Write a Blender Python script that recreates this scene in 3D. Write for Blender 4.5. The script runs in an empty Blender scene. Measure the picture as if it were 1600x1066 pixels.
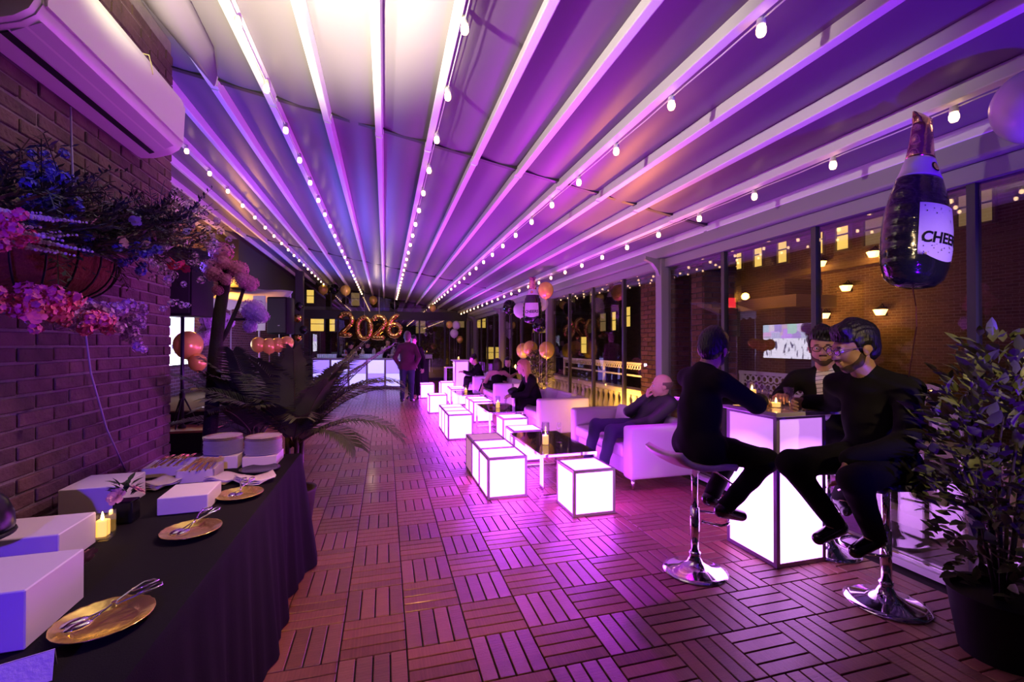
import bpy, bmesh, math, random
import numpy as np
from mathutils import Vector, Matrix
random.seed(7)
rng = np.random.default_rng(5)
SC = bpy.context.scene
COL = SC.collection
PI = math.pi

# ------------------------------------------------------------------ camera, world, lights, exposure
CAMZ = 1.5
cd = bpy.data.cameras.new('camera')
cam = bpy.data.objects.new('camera', cd)
COL.objects.link(cam)
cd.sensor_width = 36.0
cd.lens = 16.0
cd.clip_end = 300
cam.location = (0, 0, CAMZ)
cam.rotation_euler = (math.radians(90.4), 0, -math.atan(198 / 711))
SC.camera = cam

SC.view_settings.view_transform = 'Standard'
SC.view_settings.look = 'None'
SC.view_settings.gamma = 1.0
SC.view_settings.use_curve_mapping = False
SC.view_settings.exposure = 0.0
SC.cycles.max_bounces = 6
SC.cycles.diffuse_bounces = 3
SC.cycles.glossy_bounces = 4
SC.cycles.transmission_bounces = 4
SC.cycles.transparent_max_bounces = 12
SC.cycles.sample_clamp_indirect = 4.0
SC.cycles.caustics_reflective = False
SC.cycles.caustics_refractive = False

w = bpy.data.worlds.new('night_sky')
SC.world = w
w.use_nodes = True
bg = w.node_tree.nodes['Background']
bg.inputs[0].default_value = (0.006, 0.007, 0.016, 1)
bg.inputs[1].default_value = 1.0

def lamp(name, kind, loc, col, watt, size=0.1, target=None, angle=90, blend=0.6):
    l = bpy.data.lights.new(name, kind)
    l.energy = watt
    l.color = col
    if kind == 'AREA':
        l.size = size
    else:
        l.shadow_soft_size = size
    if kind == 'SPOT':
        l.spot_size = math.radians(angle)
        l.spot_blend = blend
    o = bpy.data.objects.new(name, l)
    COL.objects.link(o)
    o.location = loc
    if target:
        d = Vector(target) - Vector(loc)
        o.rotation_euler = d.to_track_quat('-Z', 'Y').to_euler()
    return o

# warm spotlight floating free on the left, aimed up at the canopy
lamp('warm_canopy_spot', 'SPOT', (-0.50, 1.80, 2.10), (1.0, 1.0, 0.54), 950, 0.04, (-0.50, 2.45, 3.5), 76, 0.6)
lamp('warm_floor_fill', 'SPOT', (0.4, 1.0, 3.1), (1.0, 0.42, 0.10), 270, 0.04, (0.15, 3.7, 0.0), 58, 0.9)  # added lamp without a fixture, warms the foreground floor
lamp('pink_table_fill', 'SPOT', (0.7, 2.7, 3.0), (1.0, 0.50, 0.66), 180, 0.04, (-0.85, 1.9, 0.75), 42, 0.8)  # extra lamp put in to turn the riser tops pink
lamp('magenta_aisle_fill', 'SPOT', (1.6, 9.2, 2.85), (0.95, 0.22, 0.85), 240, 0.04, (0.1, 8.8, 0.0), 95, 0.9)  # invented source that brings more magenta to the far floor
lamp('warm_plant_fill', 'SPOT', (1.9, -0.7, 2.6), (1.0, 0.70, 0.34), 190, 0.04, (3.0, 1.6, 1.45), 38, 0.8)  # unseen helper lighting the shrub and bottle balloon from the front
lamp('warm_beam_fill', 'SPOT', (-0.95, 1.85, 2.84), (1.0, 0.84, 0.70), 200, 0.04, (2.5, 3.9, 3.9), 84, 0.5)  # second warm lamp, added to whiten the left faces of the beams
# party wash: coloured LED cans
lamp('violet_wash_behind', 'SPOT', (-0.55, -1.8, 2.15), (0.13, 0.03, 1.0), 380, 0.04, (-1.05, 3.0, 0.9), 48, 0.9)
lamp('violet_wash_roof', 'SPOT', (2.7, -0.6, 0.7), (0.09, 0.0, 1.0), 380, 0.04, (2.9, 2.6, 3.0), 84, 0.9)
lamp('magenta_wash_lounge', 'SPOT', (2.25, 7.2, 0.9), (0.70, 0.01, 1.0), 330, 0.04, (1.2, 6.4, 3.2), 140, 0.9)
lamp('magenta_wash_near', 'SPOT', (1.0, 3.2, 0.6), (0.60, 0.01, 1.0), 110, 0.04, (1.1, 3.2, 3.2), 120, 0.9)
lamp('magenta_wash_far', 'SPOT', (2.1, 12.2, 0.9), (0.70, 0.02, 1.0), 300, 0.04, (1.2, 12.5, 3.2), 140, 0.9)
lamp('amber_wash_pillar', 'SPOT', (2.95, 6.1, 0.9), (1.0, 0.30, 0.02), 420, 0.04, (2.3, 4.5, 2.9), 50, 0.9)
lamp('blue_wash_bar', 'SPOT', (-1.6, 13.6, 0.8), (0.10, 0.16, 1.0), 480, 0.04, (-0.3, 12.6, 3.4), 140, 0.9)
lamp('blue_wash_mid', 'SPOT', (-0.9, 7.4, 0.9), (0.12, 0.13, 1.0), 200, 0.04, (-0.4, 7.6, 3.4), 120, 0.9)
lamp('blue_wash_left', 'SPOT', (-1.75, 4.35, 1.9), (0.10, 0.11, 1.0), 110, 0.04, (-1.7, 4.9, 3.6), 110, 0.9)
lamp('violet_wash_left', 'SPOT', (-1.6, 6.3, 1.2), (0.55, 0.08, 1.0), 90, 0.04, (-1.9, 8.6, 3.6), 140, 0.9)
lamp('magenta_side_wash', 'SPOT', (2.4, 4.2, 2.2), (0.60, 0.06, 1.0), 260, 0.04, (-1.4, 3.6, 1.4), 34, 0.9)
lamp('amber_recess', 'POINT', (-3.3, 11.0, 2.9), (1.0, 0.42, 0.05), 60, 0.1)
lamp('blue_recess', 'SPOT', (-2.6, 9.2, 1.4), (0.15, 0.2, 1.0), 60, 0.04, (-3.9, 10.2, 1.0), 110, 0.8)

lamp('magenta_floor_fill', 'SPOT', (2.7, 3.9, 2.5), (0.55, 0.0, 1.0), 190, 0.04, (1.5, 3.9, 0.0), 95, 0.9)  # added downlight that boosts the magenta cube glow on the deck
lamp('blue_floor_fill', 'SPOT', (-0.9, 14.2, 2.9), (0.16, 0.20, 1.0), 160, 0.04, (-0.3, 12.8, 0.0), 80, 0.9)  # added lamp, tints the floor before the bar blue
lamp('amber_sofa_fill', 'POINT', (3.3, 5.95, 0.55), (1.0, 0.45, 0.07), 24, 0.08)  # bare point added to give the sofa insides an amber tone

lamp('warm_bar_fill', 'POINT', (-0.4, 14.9, 2.75), (1.0, 0.72, 0.36), 26, 0.04)  # helper lamp added to brighten the bartenders and number balloons

# ------------------------------------------------------------------ materials
MATS = {}
def M(name, col=(0.5, 0.5, 0.5), rough=0.5, metal=0.0, emit=None, estr=0.0, var=0.0, vscale=20.0, bump=0.0, bscale=60.0, coat=0.0, sheen=0.0, stretch=(1, 1, 1), spec=0.5, trans=0.0, sss=0.0):
    if name in MATS:
        return MATS[name]
    m = bpy.data.materials.new(name)
    m.use_nodes = True
    nt = m.node_tree
    b = nt.nodes['Principled BSDF']
    b.inputs['Base Color'].default_value = (*col, 1)
    b.inputs['Roughness'].default_value = rough
    b.inputs['Metallic'].default_value = metal
    b.inputs['Specular IOR Level'].default_value = spec
    b.inputs['Coat Weight'].default_value = coat
    b.inputs['Coat Roughness'].default_value = 0.15
    b.inputs['Sheen Weight'].default_value = sheen
    b.inputs['Transmission Weight'].default_value = trans
    if sss:
        b.inputs['Subsurface Weight'].default_value = sss
        b.inputs['Subsurface Radius'].default_value = (0.01, 0.004, 0.002)
    if emit:
        b.inputs['Emission Color'].default_value = (*emit, 1)
        b.inputs['Emission Strength'].default_value = estr
    if var or bump:
        tc = nt.nodes.new('ShaderNodeTexCoord')
        mp = nt.nodes.new('ShaderNodeMapping')
        mp.inputs['Scale'].default_value = stretch
        nt.links.new(tc.outputs['Object'], mp.inputs[0])
    if var:
        n = nt.nodes.new('ShaderNodeTexNoise')
        n.inputs['Scale'].default_value = vscale
        n.inputs['Detail'].default_value = 4
        nt.links.new(mp.outputs[0], n.inputs['Vector'])
        oi = nt.nodes.new('ShaderNodeObjectInfo')
        ad = nt.nodes.new('ShaderNodeMath'); ad.operation = 'MULTIPLY_ADD'
        ad.inputs[1].default_value = 0.5
        nt.links.new(oi.outputs['Random'], ad.inputs[0])
        nt.links.new(n.outputs['Fac'], ad.inputs[2])
        mr = nt.nodes.new('ShaderNodeMapRange')
        mr.inputs['From Min'].default_value = 0.35
        mr.inputs['From Max'].default_value = 1.15
        mr.inputs['To Min'].default_value = 1 - var
        mr.inputs['To Max'].default_value = 1 + var
        nt.links.new(ad.outputs[0], mr.inputs['Value'])
        mx = nt.nodes.new('ShaderNodeVectorMath'); mx.operation = 'SCALE'
        mx.inputs[0].default_value = col
        nt.links.new(mr.outputs[0], mx.inputs['Scale'])
        nt.links.new(mx.outputs[0], b.inputs['Base Color'])
    if bump:
        n2 = nt.nodes.new('ShaderNodeTexNoise')
        n2.inputs['Scale'].default_value = bscale
        n2.inputs['Detail'].default_value = 3
        nt.links.new(mp.outputs[0], n2.inputs['Vector'])
        bp = nt.nodes.new('ShaderNodeBump')
        bp.inputs['Strength'].default_value = bump
        bp.inputs['Distance'].default_value = 0.01
        nt.links.new(n2.outputs['Fac'], bp.inputs['Height'])
        nt.links.new(bp.outputs[0], b.inputs['Normal'])
    MATS[name] = m
    return m

def glass_mat(name, tint=(0.9, 0.9, 0.95), f0=0.06, rough=0.0, graze=0.7):
    if name in MATS:
        return MATS[name]
    m = bpy.data.materials.new(name); m.use_nodes = True
    nt = m.node_tree; nt.nodes.clear()
    out = nt.nodes.new('ShaderNodeOutputMaterial')
    ge = nt.nodes.new('ShaderNodeNewGeometry')
    dt = nt.nodes.new('ShaderNodeVectorMath'); dt.operation = 'DOT_PRODUCT'
    nt.links.new(ge.outputs['Incoming'], dt.inputs[0]); nt.links.new(ge.outputs['Normal'], dt.inputs[1])
    ab = nt.nodes.new('ShaderNodeMath'); ab.operation = 'ABSOLUTE'; nt.links.new(dt.outputs['Value'], ab.inputs[0])
    om = nt.nodes.new('ShaderNodeMath'); om.operation = 'SUBTRACT'; om.inputs[0].default_value = 1; nt.links.new(ab.outputs[0], om.inputs[1])
    pw = nt.nodes.new('ShaderNodeMath'); pw.operation = 'POWER'; pw.inputs[1].default_value = 5; nt.links.new(om.outputs[0], pw.inputs[0])
    ma = nt.nodes.new('ShaderNodeMath'); ma.operation = 'MULTIPLY_ADD'; ma.inputs[1].default_value = graze; ma.inputs[2].default_value = f0
    nt.links.new(pw.outputs[0], ma.inputs[0])
    tr = nt.nodes.new('ShaderNodeBsdfTransparent'); tr.inputs[0].default_value = (*tint, 1)
    gl = nt.nodes.new('ShaderNodeBsdfGlossy'); gl.inputs['Roughness'].default_value = rough
    mx = nt.nodes.new('ShaderNodeMixShader')
    nt.links.new(ma.outputs[0], mx.inputs[0]); nt.links.new(tr.outputs[0], mx.inputs[1]); nt.links.new(gl.outputs[0], mx.inputs[2])
    nt.links.new(mx.outputs[0], out.inputs[0])
    MATS[name] = m
    return m

wood = M('deck_wood', (0.25, 0.105, 0.065), 0.32, var=0.38, vscale=6, stretch=(1, 14, 4), bump=0.25, bscale=30, coat=0.1)
tray = M('deck_tray', (0.012, 0.010, 0.009), 0.8)
m_brick = M('brick_face', (0.115, 0.055, 0.06), 0.85, var=0.55, vscale=9, bump=0.7, bscale=45)
m_mortar = M('mortar', (0.24, 0.18, 0.19), 0.95, var=0.2, vscale=15, bump=0.5, bscale=90)
m_brick_out = M('brick_outside', (0.22, 0.10, 0.06), 0.9, var=0.5, vscale=9, bump=0.5, bscale=45)
m_fabric = M('roof_fabric', (0.175, 0.140, 0.190), 0.42, var=0.05, vscale=2, bump=0.06, bscale=5, stretch=(1, 0.3, 1), spec=0.22)
m_alu = M('white_aluminium', (0.86, 0.85, 0.86), 0.42)
m_rail = M('roof_rail_dark', (0.045, 0.04, 0.04), 0.45)
m_frame = M('grey_frame', (0.26, 0.25, 0.26), 0.45)
m_mull = M('dark_mullion', (0.05, 0.047, 0.05), 0.4)
m_glass = glass_mat('window_glass', (0.90, 0.89, 0.90), 0.10)
m_lens = glass_mat('spectacle_lens', (0.97, 0.97, 0.98), 0.008, 0.0, 0.05)
m_clear = glass_mat('drinking_glass', (0.92, 0.92, 0.95), 0.10)
m_chrome = M('chrome', (0.82, 0.82, 0.84), 0.08, 1.0)
m_silver = M('brushed_frame', (0.46, 0.43, 0.48), 0.35, 0.15)
m_white = M('white_lacquer', (0.78, 0.76, 0.76), 0.35)
m_leather = M('white_leather', (0.74, 0.73, 0.74), 0.38, bump=0.06, bscale=120)
m_black = M('black_plastic', (0.009, 0.009, 0.010), 0.55, spec=0.2)
m_blackcloth = M('black_cloth', (0.010, 0.008, 0.010), 0.85, bump=0.15, bscale=300, spec=0.12)
m_gold = M('gold_foil', (0.95, 0.60, 0.14), 0.16, 1.0, bump=0.1, bscale=25)
m_goldplate = M('gold_plate', (1.0, 0.80, 0.20), 0.22, 0.85, bump=0.12, bscale=60)
m_goldball = M('gold_latex', (0.92, 0.72, 0.12), 0.25, 0.3)
m_whiteball = M('white_latex', (0.85, 0.80, 0.84), 0.25)
m_blackball = M('black_latex', (0.01, 0.01, 0.012), 0.15)
m_skin = M('skin', (0.52, 0.29, 0.20), 0.5, var=0.08, vscale=30)
m_skin2 = M('skin_light', (0.64, 0.40, 0.31), 0.5, var=0.08, vscale=30)
m_suit = M('black_wool', (0.010, 0.009, 0.010), 0.9, bump=0.1, bscale=400, spec=0.15)
m_hairb = M('black_hair', (0.010, 0.008, 0.008), 0.45, bump=0.5, bscale=120, stretch=(1, 1, 0.15))
m_hairg = M('grey_hair', (0.16, 0.11, 0.09), 0.6, bump=0.4, bscale=150)
m_hairbl = M('blond_hair', (0.55, 0.33, 0.15), 0.45, bump=0.5, bscale=90, stretch=(1, 1, 0.1))
m_leaf = M('leaf_green', (0.13, 0.15, 0.06), 0.45, var=0.5, vscale=4)
m_leafd = M('leaf_dark', (0.03, 0.055, 0.022), 0.45, var=0.5, vscale=4)
m_palm = M('palm_green', (0.09, 0.115, 0.045), 0.42, var=0.4, vscale=5)
m_bark = M('bark', (0.035, 0.022, 0.018), 0.9, bump=0.6, bscale=40)
m_bulb = M('bulb_glow', (1, 0.9, 0.7), 0.3, emit=(1.0, 0.60, 0.28), estr=8.5)
m_socket = M('bulb_socket', (0.75, 0.72, 0.70), 0.4)
m_cube = M('lit_panel', (0.85, 0.8, 0.85), 0.25, emit=(0.53, 0.060, 1.0), estr=16.0)
m_cubeoff = M('dim_panel', (0.75, 0.5, 0.6), 0.25, emit=(0.75, 0.25, 0.55), estr=0.55)
m_flame = M('candle_flame', (1, 0.8, 0.4), 0.5, emit=(1.0, 0.55, 0.14), estr=30)
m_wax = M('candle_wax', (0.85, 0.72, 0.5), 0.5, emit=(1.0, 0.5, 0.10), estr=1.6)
m_concrete = M('pale_stone', (0.62, 0.57, 0.50), 0.8, bump=0.2, bscale=50)

# ------------------------------------------------------------------ mesh helpers
class MB:
    def __init__(s):
        s.v = []; s.f = []; s.m = []; s.mi = 0
    def add(s, vs, fs):
        n = len(s.v)
        s.v += [tuple(p) for p in vs]
        s.f += [tuple(i + n for i in f) for f in fs]
        s.m += [s.mi] * len(fs)
        return s
    def box(s, c, d, rz=0, M4=None):
        x, y, z = d[0] / 2, d[1] / 2, d[2] / 2
        vs = [Vector(p) for p in ((-x, -y, -z), (x, -y, -z), (x, y, -z), (-x, y, -z), (-x, -y, z), (x, -y, z), (x, y, z), (-x, y, z))]
        if M4 is not None:
            vs = [M4 @ p for p in vs]
        elif rz:
            R = Matrix.Rotation(rz, 3, 'Z'); vs = [R @ p for p in vs]
        vs = [p + Vector(c) for p in vs]
        return s.add(vs, [(3, 2, 1, 0), (4, 5, 6, 7), (0, 1, 5, 4), (1, 2, 6, 5), (2, 3, 7, 6), (3, 0, 4, 7)])
    def bx(s, x0, x1, y0, y1, z0, z1):
        return s.box(((x0 + x1) / 2, (y0 + y1) / 2, (z0 + z1) / 2), (abs(x1 - x0), abs(y1 - y0), abs(z1 - z0)))
    def bar(s, a, b, wx, wy=None):
        a, b = Vector(a), Vector(b); d = b - a
        R = d.to_track_quat('Z', 'Y').to_matrix()
        return s.box((a + b) / 2, (wx, wy or wx, d.length), M4=R)
    def rbox(s, c, d, r=0.02, seg=3, M4=None):
        bm = bmesh.new(); bmesh.ops.create_cube(bm, size=1)
        bmesh.ops.scale(bm, vec=d, verts=bm.verts)
        bmesh.ops.bevel(bm, geom=bm.edges[:], offset=r, segments=seg, profile=0.5, affect='EDGES')
        bm.verts.index_update()
        vs = [v.co.copy() for v in bm.verts]
        if M4 is not None: vs = [M4 @ p for p in vs]
        fs = [[v.index for v in f.verts] for f in bm.faces]
        bm.free()
        return s.add([p + Vector(c) for p in vs], fs)
    def lathe(s, prof, n=24, c=(0, 0, 0), sx=1, sy=1, M4=None, cap=True):
        vs = []; fs = []
        for (r, z) in prof:
            for k in range(n):
                a = 2 * PI * k / n
                vs.append(Vector((r * math.cos(a) * sx, r * math.sin(a) * sy, z)))
        m = len(prof)
        for i in range(m - 1):
            for k in range(n):
                k2 = (k + 1) % n
                fs.append((i * n + k, i * n + k2, (i + 1) * n + k2, (i + 1) * n + k))
        if cap:
            fs.append(tuple(reversed(range(n)))); fs.append(tuple((m - 1) * n + k for k in range(n)))
        if M4 is not None: vs = [M4 @ p for p in vs]
        return s.add([p + Vector(c) for p in vs], fs)
    def tube(s, pts, r, n=8, cap=True):
        pts = [Vector(p) for p in pts]
        rs = r if isinstance(r, (list, tuple)) else [r] * len(pts)
        vs = []; fs = []
        up = Vector((0, 0, 1))
        prev = None
        for i, p in enumerate(pts):
            t = (pts[min(i + 1, len(pts) - 1)] - pts[max(i - 1, 0)])
            if t.length < 1e-9: t = Vector((0, 0, 1))
            t.normalize()
            if prev is None:
                a = t.cross(up)
                if a.length < 0.05: a = t.cross(Vector((1, 0, 0)))
            else:
                a = prev - t * prev.dot(t)
                if a.length < 1e-4: a = t.cross(up)
            a.normalize(); prev = a
            b = t.cross(a)
            for k in range(n):
                q = 2 * PI * k / n
                vs.append(p + (a * math.cos(q) + b * math.sin(q)) * rs[i])
        m = len(pts)
        for i in range(m - 1):
            for k in range(n):
                k2 = (k + 1) % n
                fs.append((i * n + k, i * n + k2, (i + 1) * n + k2, (i + 1) * n + k))
        if cap:
            fs.append(tuple(reversed(range(n)))); fs.append(tuple((m - 1) * n + k for k in range(n)))
        return s.add(vs, fs)
    def ball(s, c, r, n=16, sc=(1, 1, 1), M4=None):
        prof = []
        k = n // 2
        for i in range(k + 1):
            a = -PI / 2 + PI * i / k
            prof.append((max(1e-4, math.cos(a) * r), math.sin(a) * r * sc[2]))
        return s.lathe(prof, n, c, sc[0], sc[1], M4)
    def mesh(s, name, mats, smooth=False):
        me = bpy.data.meshes.new(name)
        me.from_pydata(s.v, [], s.f)
        if not isinstance(mats, (list, tuple)): mats = [mats]
        for m in mats: me.materials.append(m)
        if len(mats) > 1: me.polygons.foreach_set('material_index', s.m)
        if smooth: me.polygons.foreach_set('use_smooth', [True] * len(me.polygons))
        me.update()
        return me
    def build(s, name, mats, parent=None, loc=(0, 0, 0), smooth=False, rot=(0, 0, 0)):
        return obj(name, s.mesh(name, mats, smooth), parent, loc, rot)

def obj(name, me, parent=None, loc=(0, 0, 0), rot=(0, 0, 0), scale=None):
    o = bpy.data.objects.new(name, me)
    COL.objects.link(o)
    o.location = loc; o.rotation_euler = rot
    if scale: o.scale = scale
    if parent: o.parent = parent
    return o

ORD = ['first', 'second', 'third', 'fourth', 'fifth', 'sixth', 'seventh', 'eighth', 'ninth', 'tenth', 'eleventh', 'twelfth', 'thirteenth', 'fourteenth', 'fifteenth']
def smooth_angle(o, deg=35):
    me = o.data
    me.polygons.foreach_set('use_smooth', [True] * len(me.polygons))
    try: me.set_sharp_from_angle(angle=math.radians(deg))
    except Exception: pass
    return o

def tag(o, label=None, cat=None, group=None, kind=None):
    if label: o['label'] = label
    if cat: o['category'] = cat
    if group: o['group'] = group
    if kind: o['kind'] = kind
    return o

def thing(name, label, cat, loc=(0, 0, 0), rz=0, group=None):
    o = bpy.data.objects.new(name, None)
    o.empty_display_size = 0.1
    COL.objects.link(o)
    o.location = loc; o.rotation_euler = (0, 0, rz)
    return tag(o, label, cat, group)

def struct(name, label=None, loc=(0, 0, 0)):
    o = bpy.data.objects.new(name, None); COL.objects.link(o); o.location = loc
    o['kind'] = 'structure'
    if label: o['label'] = label
    return o

def copy_tree(o, parent=None):
    c = o.copy(); COL.objects.link(c); c.parent = parent
    for ch in list(o.children): copy_tree(ch, c)
    return c

def dup(o, label, loc, rz=None, scale=None):
    c = copy_tree(o)
    c.location = loc
    if rz is not None: c.rotation_euler = (0, 0, rz)
    if scale: c.scale = (scale,) * 3
    c['label'] = label
    return c

# ------------------------------------------------------------------ signed-distance bodies -> surface nets
def sdf_field(prims, lo, hi, h, k):
    lo = np.array(lo, float); hi = np.array(hi, float)
    n = np.maximum(np.ceil((hi - lo) / h).astype(int) + 1, 4)
    ax = [lo[i] + h * np.arange(n[i]) for i in range(3)]
    f = np.full(tuple(n), 1.0, np.float32)
    for p in prims:
        a = np.array(p['a'], float); b = np.array(p.get('b', p['a']), float)
        ra = p['r']; rb = p.get('rb', ra); kk = p.get('k', k); op = p.get('op', '+')
        mg = max(ra, rb) * max(1, 1 / min(1.0, p.get('s', 1.0))) + kk * 2.2 + h * 2
        i0 = [max(0, int((min(a[i], b[i]) - mg - lo[i]) / h)) for i in range(3)]
        i1 = [min(n[i], int((max(a[i], b[i]) + mg - lo[i]) / h) + 2) for i in range(3)]
        if any(i0[i] >= i1[i] for i in range(3)): continue
        sl = tuple(slice(i0[i], i1[i]) for i in range(3))
        X, Y, Z = np.meshgrid(*[ax[i][i0[i]:i1[i]] for i in range(3)], indexing='ij')
        P = np.stack([X, Y, Z], -1) - a
        d = b - a
        if 'n' in p:
            nn = np.array(p['n'], float); nn /= np.linalg.norm(nn)
            P = P + (P @ nn)[..., None] * nn * (p['s'] - 1)
            d = d + (d @ nn) * nn * (p['s'] - 1)
        if 'n2' in p:
            nn = np.array(p['n2'], float); nn /= np.linalg.norm(nn)
            P = P + (P @ nn)[..., None] * nn * (p['s2'] - 1)
            d = d + (d @ nn) * nn * (p['s2'] - 1)
        dd = float(d @ d)
        t = np.clip((P @ d) / dd, 0, 1) if dd > 1e-12 else np.zeros(X.shape)
        q = P - t[..., None] * d
        D = np.sqrt((q * q).sum(-1)) - (ra + t * (rb - ra))
        F = f[sl]
        if op == '+':
            hh = np.maximum(kk - np.abs(F - D), 0) / kk if kk > 0 else 0
            f[sl] = np.minimum(F, D) - hh * hh * kk * 0.25
        else:
            hh = np.maximum(kk - np.abs(F + D), 0) / kk if kk > 0 else 0
            f[sl] = np.maximum(F, -D) + hh * hh * kk * 0.25
    return f, lo, ax

def snet(f, lo, h):
    s = f < 0
    c = tuple(np.array(f.shape) - 1)
    cnt = np.zeros(c, np.float32); S = np.zeros(c + (3,), np.float32)
    I = np.indices(f.shape).astype(np.float32)
    quads = []
    for A in range(3):
        sa = [slice(None)] * 3; sb = [slice(None)] * 3
        sa[A] = slice(0, -1); sb[A] = slice(1, None)
        fa, fb = f[tuple(sa)], f[tuple(sb)]
        cr = s[tuple(sa)] != s[tuple(sb)]
        t = np.where(cr, fa / np.where(cr, fa - fb, 1), 0)
        B, C = [q for q in range(3) if q != A]
        for db in (0, 1):
            for dc in (0, 1):
                q = [slice(None)] * 3
                q[B] = slice(db, db + c[B]); q[C] = slice(dc, dc + c[C])
                q = tuple(q); w_ = cr[q]
                cnt += w_
                for D in range(3):
                    base = I[(D,) + tuple(sa)][q] + (t[q] if D == A else 0)
                    S[..., D] += np.where(w_, base, 0)
        quads.append((A, B, C, cr, s[tuple(sa)]))
    act = cnt > 0
    idx = np.full(c, -1, int); idx[act] = np.arange(act.sum())
    V = S[act] / cnt[act][:, None] * h + lo
    F = []
    for A, B, C, cr, sg in quads:
        e = np.argwhere(cr)
        ok = (e[:, B] > 0) & (e[:, B] < f.shape[B] - 1) & (e[:, C] > 0) & (e[:, C] < f.shape[C] - 1)
        e = e[ok]
        if len(e) == 0: continue
        def at(db, dc):
            q = e.copy(); q[:, B] += db; q[:, C] += dc
            return idx[q[:, 0], q[:, 1], q[:, 2]]
        Q = np.stack([at(-1, -1), at(0, -1), at(0, 0), at(-1, 0)], 1)
        fl = sg[e[:, 0], e[:, 1], e[:, 2]]
        if A == 1: fl = ~fl
        Q[~fl] = Q[~fl][:, ::-1]
        F.append(Q)
    return V, np.concatenate(F) if F else np.zeros((0, 4), int)

def sdf_mesh(prims, h=0.01, k=0.03, post=None, pad=0.03, lo=None, hi=None):
    if lo is None:
        L = []; H = []
        for p in prims:
            if p.get('op', '+') != '+': continue
            a = np.array(p['a']); b = np.array(p.get('b', p['a'])); r = max(p['r'], p.get('rb', 0)) / min(1.0, p.get('s', 1), p.get('s2', 1)) + pad
            L += [a - r, b - r]; H += [a + r, b + r]
        lo = np.min(L, 0); hi = np.max(H, 0)
    f, lo, ax = sdf_field(prims, lo, hi, h, k)
    if post is not None:
        X, Y, Z = np.meshgrid(*ax, indexing='ij')
        f = post(f, X, Y, Z)
    f[0] = f[-1] = 1; f[:, 0] = f[:, -1] = 1; f[:, :, 0] = f[:, :, -1] = 1
    return snet(f.astype(np.float32), lo, h)

def vf_obj(name, parts, mats, parent=None, loc=(0, 0, 0)):
    V = []; F = []; Mi = []; n = 0
    for i, (v, f, mi) in enumerate(parts):
        V.append(v - np.array(loc)); F.append(f + n); Mi += [mi] * len(f); n += len(v)
    V = np.concatenate(V); F = np.concatenate(F)
    me = bpy.data.meshes.new(name)
    me.from_pydata(V.tolist(), [], F.tolist())
    for m in (mats if isinstance(mats, (list, tuple)) else [mats]): me.materials.append(m)
    me.polygons.foreach_set('material_index', Mi)
    me.polygons.foreach_set('use_smooth', [True] * len(me.polygons))
    me.update()
    return obj(name, me, parent, loc if parent is None else (0, 0, 0))
# ------------------------------------------------------------------ floor: interlocking deck tiles
T = 0.3146
floor = struct('floor', 'brown wooden deck tiles laid in a basket weave')
MB().bx(-3.9, 3.6, -3.0, 19.2, -0.12, -0.022).build('floor_slab', M('slab', (0.02, 0.018, 0.016), 0.9), floor)
slat_mb = MB()
slat_mb.rbox((0, 0, 0), (T / 4 - 0.0075, T - 0.006, 0.018), 0.0025, 1)
slat_me = slat_mb.mesh('slat', wood)
tray_me = MB().box((0, 0, -0.014), (T - 0.004, T - 0.004, 0.012)).mesh('deck_tile', tray)
tile_mb = MB()
for k in range(4):
    tile_mb.mi = 0
    tile_mb.rbox(((k - 1.5) * T / 4, 0, 0), (T / 4 - 0.0075, T - 0.006, 0.018), 0.0025, 1)
tile_mb.mi = 1
tile_mb.box((0, 0, -0.014), (T - 0.004, T - 0.004, 0.012))
tile_me = tile_mb.mesh('deck_tile', [wood, tray])
cells = []
for i in range(-11, 12):
    for j in range(-6, 53):
        x = -0.21 + (i + 0.5) * T; y = 2.62 + (j + 0.5) * T
        if x > 3.38 or x < -3.4: continue
        if y > 7.0 and x < -2.0: continue
        zc = x * 0.268 + y * 0.963; xc = x * 0.963 - y * 0.268
        if zc < 0.3: continue
        vis = (zc > 1.75 and abs(xc) < zc * 1.2 and not (x < -0.58 and y < 3.6))
        cells.append((zc if vis else 100 + zc, i, j, x, y))
cells.sort()
rest = MB()
for n, (zc, i, j, x, y) in enumerate(cells):
    rz = 0 if (i + j) % 2 == 0 else PI / 2
    if n < 75:
        t = obj('deck_tile', tray_me, floor, (x, y, -0.009), (0, 0, rz))
        for k in range(4):
            obj('slat', slat_me, t, ((k - 1.5) * T / 4, 0, 0))
    elif n < 300:
        obj('deck_tile', tile_me, floor, (x, y, -0.009), (0, 0, rz))
    else:
        rest.mi = 0
        for k in range(4):
            d = (k - 1.5) * T / 4
            c = (x + d, y, -0.009) if rz == 0 else (x, y + d, -0.009)
            s = (T / 4 - 0.0075, T - 0.006, 0.018)
            rest.box(c, s if rz == 0 else (s[1], s[0], s[2]))
far_tiles = rest.build('deck_slats_far', wood, floor)
far_tiles['kind'] = 'stuff'

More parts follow.
